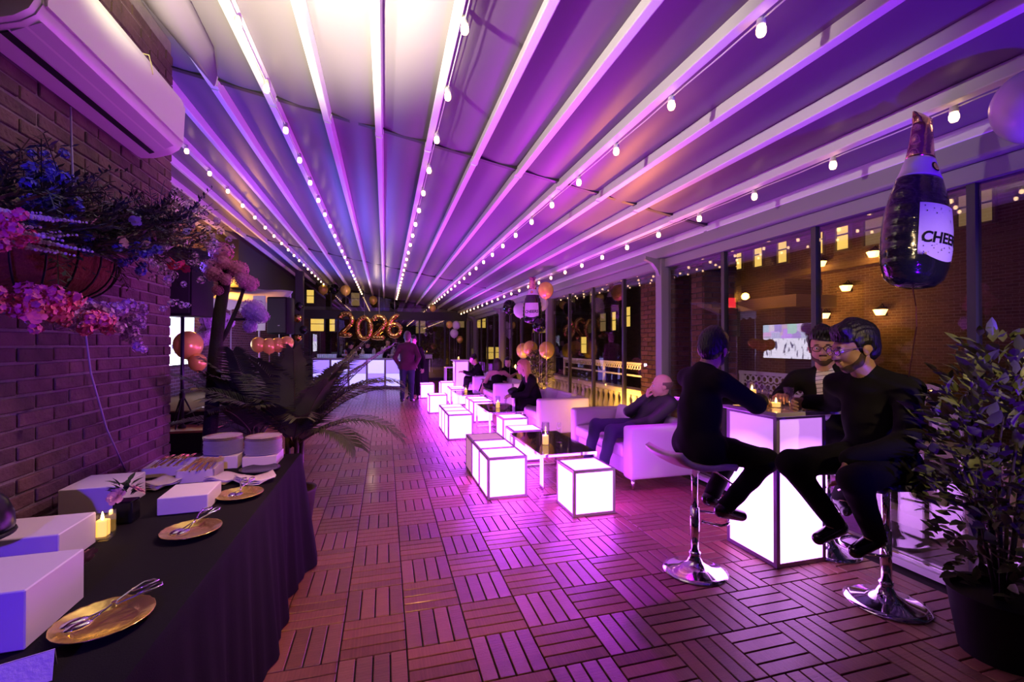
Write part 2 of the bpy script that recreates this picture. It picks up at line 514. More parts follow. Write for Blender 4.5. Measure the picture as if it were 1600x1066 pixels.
# ------------------------------------------------------------------ brick helpers
BH, BL = 0.0677, 0.213
def jitter_brick(l, d=0.03, h=BH - 0.011):
    return MB().rbox((0, 0, 0), (d, l, h), 0.004, 1).mesh('brick', m_brick)
BR = [jitter_brick(BL - 0.011) for _ in range(1)]
BRH = jitter_brick(BL / 2 - 0.011)
def brick_tex(name, c1, c2, mort, scale=1.0, axis='YZ', bump=0.4):
    if name in MATS: return MATS[name]
    m = bpy.data.materials.new(name); m.use_nodes = True
    nt = m.node_tree; b = nt.nodes['Principled BSDF']; b.inputs['Roughness'].default_value = 0.9
    tc = nt.nodes.new('ShaderNodeTexCoord'); sp = nt.nodes.new('ShaderNodeSeparateXYZ'); cb = nt.nodes.new('ShaderNodeCombineXYZ')
    nt.links.new(tc.outputs['Object'], sp.inputs[0])
    nt.links.new(sp.outputs['Y' if axis == 'YZ' else 'X'], cb.inputs[0]); nt.links.new(sp.outputs['Z'], cb.inputs[1])
    t = nt.nodes.new('ShaderNodeTexBrick')
    t.inputs['Color1'].default_value = (*c1, 1); t.inputs['Color2'].default_value = (*c2, 1); t.inputs['Mortar'].default_value = (*mort, 1)
    t.inputs['Scale'].default_value = scale; t.inputs['Brick Width'].default_value = BL; t.inputs['Row Height'].default_value = BH
    t.inputs['Mortar Size'].default_value = 0.006
    nt.links.new(cb.outputs[0], t.inputs['Vector']); nt.links.new(t.outputs['Color'], b.inputs['Base Color'])
    bp = nt.nodes.new('ShaderNodeBump'); bp.invert = True; bp.inputs['Strength'].default_value = bump; bp.inputs['Distance'].default_value = 0.01
    nt.links.new(t.outputs['Fac'], bp.inputs['Height']); nt.links.new(bp.outputs[0], b.inputs['Normal'])
    MATS[name] = m
    return m
bt_in = brick_tex('brick_recess', (0.20, 0.11, 0.09), (0.12, 0.07, 0.06), (0.33, 0.30, 0.28))
bt_out = brick_tex('brick_facade', (0.15, 0.075, 0.045), (0.10, 0.05, 0.03), (0.20, 0.15, 0.11))
bt_outx = brick_tex('brick_facade_x', (0.15, 0.075, 0.045), (0.10, 0.05, 0.03), (0.20, 0.15, 0.11), axis='XZ')

# near left wall, bricks built one by one where they show
WX = -1.45; WEND = 3.72
wl = struct('wall_left', 'near brick wall behind the buffet table')
MB().bx(WX - 0.5, WX - 0.006, -3.0, WEND - 0.006, 0, 3.62).build('mortar_bed', m_mortar, wl)
wall_rest = MB(); nb = 0
for r in range(int(3.55 / BH)):
    z = (r + 0.5) * BH
    off = (r % 2) * BL / 2
    # end brick flush with the corner
    y1 = WEND
    first = True
    while y1 > 0.6:
        l = BL / 2 if (first and r % 2) else BL
        yc = y1 - l / 2 - 0.0
        dx = rng.uniform(-0.004, 0.003)
        if yc > 2.08 and z > 0.70 and nb < 300:
            o = obj('brick', BRH if l < BL * 0.8 else BR[0], wl, (WX - 0.012 + dx, yc, z + rng.uniform(-0.002, 0.002)), (rng.uniform(-0.012, 0.012), 0, rng.uniform(-0.01, 0.01)))
            nb += 1
        else:
            wall_rest.box((WX - 0.012 + dx, yc, z), (0.03, l - 0.011, BH - 0.011))
        y1 -= l; first = False
o = wall_rest.build('bricks_rest', m_brick, wl); o['kind'] = 'stuff'
# corner return face
ret = MB()
for r in range(int(3.55 / BH)):
    ret.box((WX - 0.10 - (r % 2) * 0.05, WEND - 0.006, (r + 0.5) * BH), (0.2 - 0.011, 0.02, BH - 0.011))
    ret.box((WX - 0.31 - (r % 2) * 0.05, WEND - 0.006, (r + 0.5) * BH), (0.2 - 0.011, 0.02, BH - 0.011))
o = ret.build('corner_bricks', m_brick, wl); o['kind'] = 'stuff'
# recess wall far left
wr = MB().bx(-4.1, -3.9, 3.2, 19.0, 0, 4.05).build('wall_recess', bt_in)
tag(wr, 'brick wall of the recess on the far left', kind='structure')
wn = MB().bx(-4.1, -1.96, 3.0, 3.2, 0, 4.0).build('wall_recess_side', bt_outx)
tag(wn, 'brick return wall of the recess', kind='structure')
# dark header beam with soffit along the left edge of the canopy
hb = MB().bx(-3.35, -3.10, 11.2, 18.9, 2.75, 3.80).build('trim_1', M('dark_paint', (0.03, 0.025, 0.03), 0.5))
tag(hb, 'dark header beam along the left canopy edge', kind='structure')

# ------------------------------------------------------------------ ceiling: fabric canopy on white beams
def zb(x): return 3.316 - 0.182 * x
ceil = struct('ceiling', 'sloping fabric canopy on white beams')
BX = [0.373 + 0.425 * i for i in range(-10, 8)]
YS = [-3.0, 4.16, 11.4, 18.85]
for si in range(3):
    y0, y1 = YS[si], YS[si + 1]
    for bi, x in enumerate(BX):
        o = MB()
        z = zb(x)
        R = Matrix.Rotation(math.atan(0.182), 3, 'Y')
        o.rbox((x, (y0 + y1) / 2, z + 0.045), (0.055, y1 - y0 - 0.05, 0.09), 0.006, 2, R)
        o.build('roof_beam', m_alu, ceil)
        # bracket at the joint
        if si < 2:
            MB().box((x, y1, z + 0.035), (0.066, 0.07, 0.05), M4=R).build('beam_bracket', m_alu, ceil)
        if bi < len(BX) - 1:
            x2 = BX[bi + 1]
            N = 8; K = 6; vs = []; fs = []
            for a in range(N + 1):
                for b in range(K + 1):
                    xx = x + (x2 - x) * a / N; yy = y0 + (y1 - y0) * b / K
                    sag = 0.028 * math.sin(PI * a / N) + 0.006 * math.sin(b * 2.1 + bi)
                    vs.append((xx, yy, zb(xx) + 0.092 - sag))
            for a in range(N):
                for b in range(K):
                    fs.append((a * (K + 1) + b, a * (K + 1) + b + 1, (a + 1) * (K + 1) + b + 1, (a + 1) * (K + 1) + b))
            nn = len(vs)
            vs += [(p[0], p[1], p[2] + 0.004) for p in vs]
            fs += [tuple(i + nn for i in reversed(f)) for f in fs]
            MB().add(vs, fs).build('fabric_panel', m_fabric, ceil, smooth=True)
for y in (4.16, 11.4, 18.85):
    a = (BX[0], y, zb(BX[0]) + 0.085); b = (3.45, y, zb(3.45) + 0.085)
    MB().bar(a, b, 0.05, 0.05).build('cross_rail', m_rail, ceil)
MB().box((-0.3, 7.9, 3.75 + 0.14), (8.2, 22.0, 0.02), M4=Matrix.Rotation(math.atan(0.182), 3, 'Y')).build('roof_skin', M('roof_dark', (0.03, 0.03, 0.04), 0.9), ceil)
# loose fold of fabric hanging beside the brick wall
fv = []; ff = []; NU, NV = 14, 16
for a in range(NU + 1):
    for b in range(NV + 1):
        u = a / NU; v = b / NV
        y = -2.6 + 6.6 * v
        end = max(0.0, (v - 0.88) / 0.12)
        wd = 0.30 * math.sqrt(max(0.02, 1 - end ** 2))
        x = -1.28 + (u - 0.5) * wd
        d = 0.13 * math.sin(PI * u) * (1 - 0.35 * end)
        fv.append((x, y, zb(x) + 0.035 - d + 0.012 * math.sin(9 * y + 3 * u)))
for a in range(NU):
    for b in range(NV):
        ff.append((a * (NV + 1) + b, a * (NV + 1) + b + 1, (a + 1) * (NV + 1) + b + 1, (a + 1) * (NV + 1) + b))
o = MB().add(fv, ff).build('fabric_fold', m_fabric, ceil, smooth=True)
md = o.modifiers.new('thick', 'SOLIDIFY'); md.thickness = 0.006

# ------------------------------------------------------------------ right glass wall
GX = 3.43
wr_ = struct('wall_right', 'glazed wall with grey posts beside the lounge')
MB().rbox((GX + 0.02, 8.0, 2.655), (0.26, 22.0, 0.15), 0.02, 2).build('gutter', m_frame, wr_)
MB().bx(GX - 0.05, GX + 0.05, -3, 19, 2.47, 2.575).build('top_frame', m_frame, wr_)
MB().bx(GX + 0.055, GX + 0.09, -3, 19, 2.44, 2.50).build('blind_rail', m_mull, wr_)
MB().bx(GX - 0.07, GX + 0.07, -3, 19, 0, 0.045).build('floor_track', m_alu, wr_)
MB().bx(GX - 0.035, GX - 0.015, -3, 19, 0.045, 0.06).build('track_lip', m_chrome, wr_)
posts = [0.85, 5.05, 9.2, 13.4, 17.6]
for y in posts:
    MB().rbox((GX - 0.03, y, 1.29), (0.14, 0.13, 2.57), 0.008, 2).build('post', m_frame, wr_)
    b = MB()
    vs = [(GX - 0.10, y - 0.03, 2.57), (GX - 0.30, y - 0.03, 2.60), (GX - 0.30, y - 0.03, 2.56), (GX - 0.2, y - 0.03, 2.52), (GX - 0.13, y - 0.03, 2.44), (GX - 0.10, y - 0.03, 2.36)]
    n = len(vs)
    b.add(vs + [(p[0], p[1] + 0.06, p[2]) for p in vs], [tuple(range(n)), tuple(reversed(range(n, 2 * n)))] + [(i, i + n, (i + 1) % n + n, (i + 1) % n) for i in range(n)])
    b.build('post_bracket', m_frame, wr_)
ys = [0.85 - 1.04 * 3, 0.85 - 1.04 * 2, -0.19, 0.85]
for a, b in zip(posts[:-1], posts[1:]):
    ys += [a + (b - a) * k / 4 for k in range(1, 5)]
ys += [18.9]
for a, b in zip(ys[:-1], ys[1:]):
    MB().bx(GX - 0.005, GX + 0.005, a + 0.02, b - 0.02, 0.05, 2.47).build('pane', m_glass, wr_)
    if min(abs(b - p) for p in posts) > 0.1:
        MB().bx(GX - 0.025, GX + 0.03, b - 0.022, b + 0.022, 0.04, 2.48).build('mullion', m_mull, wr_)

# ------------------------------------------------------------------ far end glass wall
EY = 19.0
we = struct('wall_back', 'glazed end wall behind the bar')
MB().bx(-3.9, 3.5, EY - 0.06, EY + 0.06, 2.48, 2.81).build('header', m_mull, we)
MB().bx(-3.9, 3.5, EY - 0.06, EY + 0.06, 0, 0.12).build('sill', m_mull, we)
xs = [-3.85 + 1.04 * k for k in range(8)]
for k, x in enumerate(xs):
    MB().bx(x - 0.03, x + 0.03, EY - 0.04, EY + 0.04, 0.1, 2.5).build('mullion', m_mull, we)
    if k < 7:
        MB().bx(x + 0.03, x + 1.01, EY - 0.005, EY + 0.005, 0.12, 2.48).build('pane', m_glass, we)
for k in range(4):
    a = -3.85 + 1.82 * k; b = a + 1.8
    vs = [(a, EY - 0.005, 2.81), (b, EY - 0.005, 2.81), (b, EY - 0.005, zb(b) + 0.06), (a, EY - 0.005, zb(a) + 0.06)]
    MB().add(vs + [(p[0], p[1] + 0.01, p[2]) for p in vs], [(0, 1, 2, 3), (7, 6, 5, 4), (0, 4, 5, 1), (1, 5, 6, 2), (2, 6, 7, 3), (3, 7, 4, 0)]).build('gable_pane', m_glass, we)
    MB().bx(b - 0.01, b + 0.03, EY - 0.03, EY + 0.03, 2.8, zb(b) + 0.08).build('gable_post', m_mull, we)
MB().bx(3.30, 3.50, EY - 0.1, EY + 0.1, 0, 2.6).build('corner_post', m_frame, we)

# ------------------------------------------------------------------ outside: terrace, balustrade, pillars, buildings
terr = MB().bx(3.52, 4.75, -3, 22, -0.15, -0.02).build('terrace_slab', M('terrace', (0.10, 0.085, 0.07), 0.8, var=0.3, vscale=3))
tag(terr, 'narrow outside terrace behind the glass', kind='structure')
def brick_pillar(x0, x1, y0, y1, z1, label):
    p = thing('brick_pillar', label, 'pillar', (x0, y0, -0.02), 0, 'brick pillars outside the glass')
    MB().bx(0.006, x1 - x0 - 0.006, 0.006, y1 - y0 - 0.006, 0, z1).build('core', m_mortar, p)
    for r in range(int(z1 / BH)):
        z = (r + 0.5) * BH
        for face in (0, 1):
            L = (y1 - y0) if face == 0 else (x1 - x0)
            n = max(1, round(L / BL)); bl = L / n
            e = [k * bl for k in range(n + 1)] if r % 2 == 0 else [0] + [(k + 0.5) * bl for k in range(n)] + [L]
            for a, b in zip(e[:-1], e[1:]):
                me = pil_mesh(b - a)
                if face == 0: obj('brick', me, p, (0.0, (a + b) / 2, z), (0, 0, 0))
                else: obj('brick', me, p, ((a + b) / 2, 0.0, z), (0, 0, PI / 2))
    return p
PM = {}
def pil_mesh(l):
    k = round(l, 3)
    if k not in PM: PM[k] = MB().rbox((0, 0, 0), (0.024, l - 0.011, BH - 0.011), 0.003, 1).mesh('brick', m_brick_out)
    return PM[k]
brick_pillar(3.80, 4.20, 5.60, 6.22, 2.75, 'warm-lit brick pillar outside the glass behind the white sofa')
brick_pillar(3.80, 4.30, 4.80, 5.02, 2.75, 'shaded brick pillar outside the glass right of the grey post')

def balustrade(y0, y1, label):
    p = thing('balustrade', label, 'balustrade', (4.30, y0, -0.02), 0, 'white balustrades on the terrace')
    MB().bx(-0.09, 0.09, 0, y1 - y0, 0, 0.10).build('plinth', m_concrete, p)
    MB().rbox((0, (y1 - y0) / 2, 0.68), (0.24, y1 - y0, 0.10), 0.02, 2).build('coping', m_concrete, p)
    prof = [(0.055, 0.10), (0.055, 0.14), (0.032, 0.17), (0.05, 0.24), (0.068, 0.31), (0.055, 0.38), (0.034, 0.47), (0.03, 0.53), (0.05, 0.56), (0.055, 0.63)]
    me = MB().lathe(prof, 12).mesh('baluster', m_concrete, True)
    n = int((y1 - y0) / 0.21)
    for k in range(n):
        obj('baluster', me, p, (0, (k + 0.5) * (y1 - y0) / n, 0))
balustrade(6.3, 13.0, 'white stone balustrade outside beyond the sofas')
balustrade(1.2, 4.7, 'white stone balustrade outside behind the bar table')
ring = MB()
ring.tube([(0, 0.036 * math.cos(a * PI / 7), 0.036 * math.sin(a * PI / 7)) for a in range(15)], 0.009, 6, False)
ring_me = ring.mesh('ring', m_white)
def lattice(y0, y1, label):
    p = thing('lattice_railing', label, 'railing', (4.30, y0, 0.712), 0, 'white lattice railings on the terrace')
    L = y1 - y0
    MB().bx(-0.02, 0.02, 0, L, 0.42, 0.46).build('top_rail', m_white, p)
    MB().bx(-0.02, 0.02, 0, L, 0.21, 0.24).build('bottom_rail', m_white, p)
    for y in [0.03, L / 2, L - 0.03]:
        MB().bx(-0.02, 0.02, y - 0.02, y + 0.02, 0.0, 0.42).build('upright', m_white, p)
    n = int(L / 0.085)
    for k in range(n):
        y = (k + 0.5) * L / n
        obj('ring', ring_me, p, (0, y, 0.375))
        if k % 1 == 0 and y0 < 6: obj('ring', ring_me, p, (0, y + 0.04, 0.285))
lattice(2.6, 4.75, 'white scrollwork railing seen through glass behind the bar table')
lattice(6.3, 10.6, 'white scrollwork railing seen through glass above the sofas')
lamp('amber_uplight_terrace', 'SPOT', (3.68, 6.9, 0.08), (1.0, 0.48, 0.06), 420, 0.04, (4.25, 6.9, 0.5), 150, 0.8)
lamp('amber_uplight_plant', 'POINT', (3.27, 8.62, 0.30), (1.0, 0.48, 0.06), 24, 0.04)
lamp('amber_plant_fill', 'SPOT', (2.45, 8.38, 0.12), (1.0, 0.62, 0.16), 60, 0.04, (2.98, 8.72, 1.0), 80, 0.8)  # extra front light put in so the olive leaves stand out
lamp('amber_uplight_far', 'POINT', (3.7, 12.2, 0.4), (1.0, 0.5, 0.08), 60, 0.04)

m_win = M('lit_window', (0.8, 0.7, 0.4), 0.4, emit=(1.0, 0.66, 0.12), estr=1.25)
m_windim = M('dim_window', (0.05, 0.04, 0.03), 0.3, emit=(1.0, 0.62, 0.25), estr=0.22)
m_sash = M('window_sash', (0.12, 0.09, 0.07), 0.6)
def window_part(parent, c, w_, h_, axis, lit=1.0, blind=False):
    # axis 'X': faces -X on a wall of constant X; 'Y': faces -Y
    def bxx(u0, u1, z0, z1, d0, d1):
        return MB().bx(d0, d1, u0, u1, z0, z1) if axis == 'X' else MB().bx(u0, u1, d0, d1, z0, z1)
    f = MB()
    def addb(mb, u0, u1, z0, z1, d0, d1):
        mb.bx(d0, d1, u0, u1, z0, z1) if axis == 'X' else mb.bx(u0, u1, d0, d1, z0, z1)
    t = 0.05
    addb(f, -w_ / 2 - t, -w_ / 2, -h_ / 2 - t, h_ / 2 + t, -0.08, 0.02); addb(f, w_ / 2, w_ / 2 + t, -h_ / 2 - t, h_ / 2 + t, -0.08, 0.02)
    addb(f, -w_ / 2, w_ / 2, h_ / 2, h_ / 2 + t, -0.08, 0.02); addb(f, -w_ / 2, w_ / 2, -h_ / 2 - t, -h_ / 2, -0.10, 0.02)
    addb(f, -w_ / 2, w_ / 2, 0.03 * h_, 0.03 * h_ + 0.035, -0.05, 0.02)
    fo = f.build('window', m_sash, parent, c)
    g_ = MB(); addb(g_, -w_ / 2, w_ / 2, -h_ / 2, h_ / 2, -0.01, 0.01)
    g_.build('pane', m_win if lit > 0.5 else m_windim, fo)
bR = thing('brick_building', 'brick building across the street seen through the right glass', 'building', (12.0, 12.0, -9.0))
MB().bx(0, 2.0, -14, 26, 0, 17.5).build('wall', bt_out, bR)
for (y, z, wd, lit) in [(13.3, 4.5, 0.42, 1), (12.38, 4.45, 0.36, 1), (11.42, 4.42, 0.36, 1), (10.22, 4.45, 0.36, 1), (9.48, 4.44, 0.36, 1), (8.62, 4.40, 0.55, 0),
                        (23.6, 2.75, 0.8, 0), (22.3, 2.75, 0.5, 1), (21.0, 2.9, 0.9, 1), (19.2, 2.8, 0.8, 0), (26.2, 1.45, 0.9, 1), (25.0, 4.4, 0.7, 0), (17.0, 4.4, 0.7, 0), (15.0, 4.4, 0.7, 0), (6.6, 4.4, 0.6, 0), (7.5, 4.4, 0.5, 0)]:
    window_part(bR, (0, y - 12, z + 9), wd, 0.74 if z > 3.5 else 1.0, 'X', lit)
MB().bx(-0.12, 0.0, -14, 26, 12.55, 12.72).build('string_course', M('course', (0.16, 0.10, 0.06), 0.8), bR)
SN = ['upper', 'middle', 'lower']
for k, (y, z, lab) in enumerate([(10.02, 3.78, 'wall lantern on the brick building under the lit sash windows'), (9.29, 3.01, 'wall lantern on the brick building in the middle of the wall'),
                                 (10.75, 2.98, 'wall lantern on the brick building nearest the window mullion'), (9.92, 2.31, 'low wall lantern on the brick building just above the glasses'),
                                 (8.42, 2.31, 'low wall lantern on the brick building beside the leafy shrub'), (8.58, 3.78, 'wall lantern on the brick building behind the big bottle balloon')]):
    s = thing('wall_lantern', lab, 'lantern', (11.99, y, z), 0, 'lanterns on the brick building')
    MB().bx(-0.04, 0.0, -0.05, 0.05, -0.1, 0.12).build('back_plate', m_black, s)
    MB().lathe([(0.09, -0.09), (0.15, 0.05)], 6, (-0.16, 0, 0)).build('lamp_glass', M('lantern_glow', (1, 0.8, 0.5), 0.4, emit=(1.0, 0.5, 0.12), estr=9), s)
    MB().lathe([(0.17, 0.05), (0.03, 0.13)], 6, (-0.16, 0, 0)).build('lamp_cap', m_black, s)
    MB().tube([(-0.02, 0, 0.10), (-0.09, 0, 0.2), (-0.16, 0, 0.13)], 0.012, 6).build('bracket_arm', m_black, s)
    lamp('lantern_light', 'POINT', (11.6, y, z - 0.05), (1.0, 0.48, 0.09), 20, 0.1)
bh = thing('roof_bulkhead', 'small brick rooftop bulkhead with a pale coping across the street', 'building', (9.6, 9.3, -6))
MB().bx(0, 1.2, -0.2, 1.3, 0, 9.15).build('wall', bt_out, bh)
MB().bx(-0.03, 1.23, -0.55, 1.33, 8.42, 8.72).build('coping', M('coping_warm', (0.55, 0.35, 0.22), 0.8), bh)
lamp('bulkhead_light', 'POINT', (8.6, 8.6, 3.4), (1.0, 0.5, 0.16), 22, 0.1)
# far building beyond the end wall
bF = thing('apartment_block', 'apartment block with lit windows beyond the far end wall', 'building', (-2.0, 30.0, -9.0))
MB().bx(-9, 13.5, 0, 3, 0, 18).build('wall', bt_outx, bF)
for (x, z, wd, lit) in [(-2.0, 2.7, 0.75, 1), (-1.15, 2.7, 0.3, 1), (-3.9, 4.4, 0.5, 0), (-2.4, 4.4, 0.4, 1), (0.2, 4.3, 0.5, 0), (8.2, 3.0, 0.6, 1), (9.6, 3.0, 0.4, 0), (6.8, 3.0, 0.5, 0), (4.2, 2.6, 0.6, 0), (-5.2, 2.7, 0.6, 0), (9.0, 0.9, 0.9, 1), (7.5, 0.8, 0.5, 0)]:
    window_part(bF, (x, 0, z + 9), wd, 0.8, 'Y', lit)
MB().bx(-9, 13.5, -0.1, 0.0, 12.6, 12.8).build('string_course', m_concrete, bF)
# ------------------------------------------------------------------ string lights along every third beam
sock_me = MB().lathe([(0.010, 0.035), (0.016, 0.03), (0.021, 0.0), (0.021, -0.012), (0.012, -0.014)], 12).mesh('socket', m_socket, True)
bulb_me = MB().lathe([(0.006, -0.066), (0.016, -0.062), (0.0225, -0.048), (0.0225, -0.03), (0.017, -0.014), (0.010, -0.010)], 12).mesh('bulb', m_bulb, True)
SL = ['string of warm bulbs on the beam above the left recess', 'string of warm bulbs on the beam above the buffet table', 'string of warm bulbs on the beam over the middle of the aisle',
      'string of warm bulbs on the beam above the light cubes', 'string of warm bulbs on the beam above the sofas']
for si, bi in enumerate((-6, -3, 0, 3, 6)):
    x = 0.373 + 0.425 * bi + 0.035
    z = zb(x) - 0.012
    t = thing('string_light', SL[si], 'string light', (x, 0.3, z), 0, 'bulb strings under the canopy')
    MB().tube([(0, -2.8 + k * 0.345, 0.012 - 0.006 * (k % 2)) for k in range(62)], 0.004, 5).build('cord', m_socket, t)
    for k in range(27):
        y = 0.04 + 0.69 * k
        if si == 0 and y < 3.6: continue
        s_ = obj('socket', sock_me, t, (0, y, 0))
        obj('bulb', bulb_me, s_, (0, 0, 0))

# ------------------------------------------------------------------ light cubes
CS = 0.40
def cube_meshes(sx, sy, sz, fr=0.024):
    f = MB()
    for a in (0, 1):
        for b in (0, 1):
            f.box((a * (sx - fr) + fr / 2, b * (sy - fr) + fr / 2, sz / 2), (fr, fr, sz))
            f.box((sx / 2, a * (sy - fr) + fr / 2, b * (sz - fr) + fr / 2), (sx - 2 * fr, fr, fr))
            f.box((a * (sx - fr) + fr / 2, sy / 2, b * (sz - fr) + fr / 2), (fr, sy - 2 * fr, fr))
    ps = []
    g_ = fr * 0.98; e = 0.004
    for (c, d) in (((sx / 2, e + 0.004, sz / 2), (sx - 2 * g_, 0.008, sz - 2 * g_)), ((sx / 2, sy - e - 0.004, sz / 2), (sx - 2 * g_, 0.008, sz - 2 * g_)),
                   ((e + 0.004, sy / 2, sz / 2), (0.008, sy - 2 * g_, sz - 2 * g_)), ((sx - e - 0.004, sy / 2, sz / 2), (0.008, sy - 2 * g_, sz - 2 * g_)),
                   ((sx / 2, sy / 2, sz - e - 0.004), (sx - 2 * g_, sy - 2 * g_, 0.008))):
        ps.append(MB().box(c, d))
    return f, ps
f_, ps_ = cube_meshes(CS, CS, CS)
cube_fr = f_.mesh('frame', m_silver)
cube_pan = [p.mesh('panel', m_cube) for p in ps_]
f_, ps_ = cube_meshes(CS, CS, CS)
cube_pan_off = [p.mesh('panel', m_cubeoff) for p in ps_]
cubes = [
    (1.57, 3.655, 'glowing light cube seat standing alone in front of the coffee table'),
    (0.95, 4.29, 'glowing light cube seat, nearest of the row of three by the aisle'),
    (0.95, 4.705, 'glowing light cube seat, middle of the near row of three by the aisle'),
    (0.95, 5.12, 'dim pink light cube seat at the back of the near aisle row'),
    (0.94, 7.10, 'glowing light cube seat, front of the second aisle row'),
    (0.94, 7.515, 'glowing light cube seat, middle of the second aisle row'),
    (0.94, 7.93, 'glowing light cube seat, back of the second aisle row'),
    (0.91, 9.95, 'single glowing light cube by the aisle, third group from the camera'),
    (0.93, 12.80, 'farthest glowing light cube on the aisle, near the standing man'),
    (1.56, 5.54, 'glowing light cube touching the far end of the nearest coffee table'),
    (1.67, 6.51, 'glowing light cube at the near end of the second coffee table'),
    (1.62, 8.59, 'glowing light cube behind the second coffee table, nearer of two'),
    (1.61, 9.005, 'glowing light cube behind the second coffee table, farther of two'),
    (1.55, 11.15, 'glowing light cube behind the third coffee table, nearer of two'),
    (1.57, 11.565, 'glowing light cube behind the third coffee table, farther of two'),
    (1.54, 13.2, 'far glowing light cube beside the tall lit table'),
]
for (x, y, lab) in cubes:
    t = thing('light_cube', lab, 'light cube', (x, y, 0.001), 0, 'light cube seats in the lounge')
    obj('frame', cube_fr, t)
    for p in (cube_pan_off if 'dim pink' in lab else cube_pan):
        obj('panel', p, t)

# ------------------------------------------------------------------ coffee tables
m_darkglass = M('dark_glass_top', (0.008, 0.006, 0.01), 0.03, coat=0.5)
def coffee(x0, x1, y0, y1, lab):
    t = thing('coffee_table', lab, 'coffee table', (x0, y0, 0), 0, 'coffee tables in front of the sofas')
    w_, d_ = x1 - x0, y1 - y0; h_ = 0.42; b = 0.028
    MB().rbox((w_ / 2, d_ / 2, h_ - 0.006), (w_ - 2 * b, d_ - 2 * b, 0.012), 0.003, 1).build('glass_top', m_darkglass, t)
    f = MB()
    f.bx(0, w_, 0, b, h_ - b, h_); f.bx(0, w_, d_ - b, d_, h_ - b, h_)
    f.bx(0, b, b, d_ - b, h_ - b, h_); f.bx(w_ - b, w_, b, d_ - b, h_ - b, h_)
    f.build('top_frame', m_chrome, t)
    for a in (0, w_ - b):
        for c in (0, d_ - b):
            MB().bx(a, a + b, c, c + b, 0.0, h_ - b).build('leg', m_chrome, t)
    for c in (0, d_ - b):
        MB().bx(b, w_ - b, c, c + b, 0.0, 0.022).build('foot_bar', m_chrome, t)
coffee(1.46, 2.06, 4.20, 5.34, 'black glass coffee table with chrome frame beside the seated man')
coffee(1.58, 2.16, 7.02, 8.10, 'black glass coffee table with chrome frame in front of the blonde woman')
coffee(1.49, 2.06, 9.60, 10.60, 'black glass coffee table farthest from the camera')

def pillar_candle(loc, h_, lab, r=0.034, glass_h=None, grp='candles'):
    t = thing('candle', lab, 'candle', loc, 0, grp)
    gh = glass_h or h_ * 1.35
    MB().lathe([(r * 0.8, 0.006), (r * 0.8, h_)], 16).build('wax', m_wax, t, smooth=False)
    MB().lathe([(0.001, h_ - 0.001), (0.007, h_ + 0.008), (0.005, h_ + 0.020), (0.001, h_ + 0.034)], 8).build('flame', m_flame, t, smooth=True)
    MB().lathe([(r, 0.0), (r, gh), (r * 0.93, gh), (r * 0.93, 0.005)], 20).build('glass', m_clear, t, smooth=True)
    lamp('candle_light', 'POINT', (loc[0], loc[1], loc[2] + h_ + 0.03), (1.0, 0.5, 0.12), 0.35, 0.015)
    return t
def flute(loc, lab, grp='glasses on the coffee tables', h_=0.22, r=0.025):
    t = thing('champagne_flute', lab, 'glass', loc, 0, grp)
    MB().lathe([(r * 1.2, 0.0), (r * 1.2, 0.004), (0.004, 0.008), (0.004, h_ * 0.36)], 14).build('stem', m_clear, t, smooth=True)
    MB().lathe([(0.004, h_ * 0.36), (r * 0.85, h_ * 0.5), (r, h_ * 0.75), (r * 0.9, h_)], 14, cap=False).build('bowl', m_clear, t, smooth=True)
    return t
def tumbler(loc, lab, grp='tumblers', h_=0.10, r=0.034, drink=None):
    t = thing('tumbler', lab, 'glass', loc, 0, grp)
    MB().lathe([(r * 0.85, 0.0), (r, h_), (r * 0.92, h_), (r * 0.78, 0.012)], 16).build('glass_wall', m_clear, t, smooth=True)
    if drink: MB().lathe([(r * 0.78, 0.012), (r * 0.86, h_ * 0.55)], 16).build('drink', drink, t, smooth=True)
    return t
m_drink = M('amber_drink', (0.6, 0.25, 0.05), 0.1)
m_pinkdrink = M('pink_drink', (0.8, 0.3, 0.6), 0.1)
pillar_candle((1.66, 4.62, 0.421), 0.10, 'tall candle in clear glass on the nearest coffee table', 0.042, 0.24)
flute((1.84, 4.68, 0.421), 'champagne flute on the nearest coffee table')
pillar_candle((1.84, 7.50, 0.421), 0.10, 'candle in clear glass on the second coffee table', 0.042, 0.20)
flute((1.95, 7.42, 0.421), 'champagne flute on the second coffee table')
tumbler((1.75, 7.62, 0.421), 'short tumbler of amber drink on the second coffee table', drink=m_drink)
pillar_candle((1.72, 10.0, 0.421), 0.08, 'candle in clear glass on the farthest coffee table', 0.042, 0.16)
tumbler((1.62, 9.75, 0.421), 'tumbler of pink drink on the farthest coffee table', drink=m_pinkdrink)

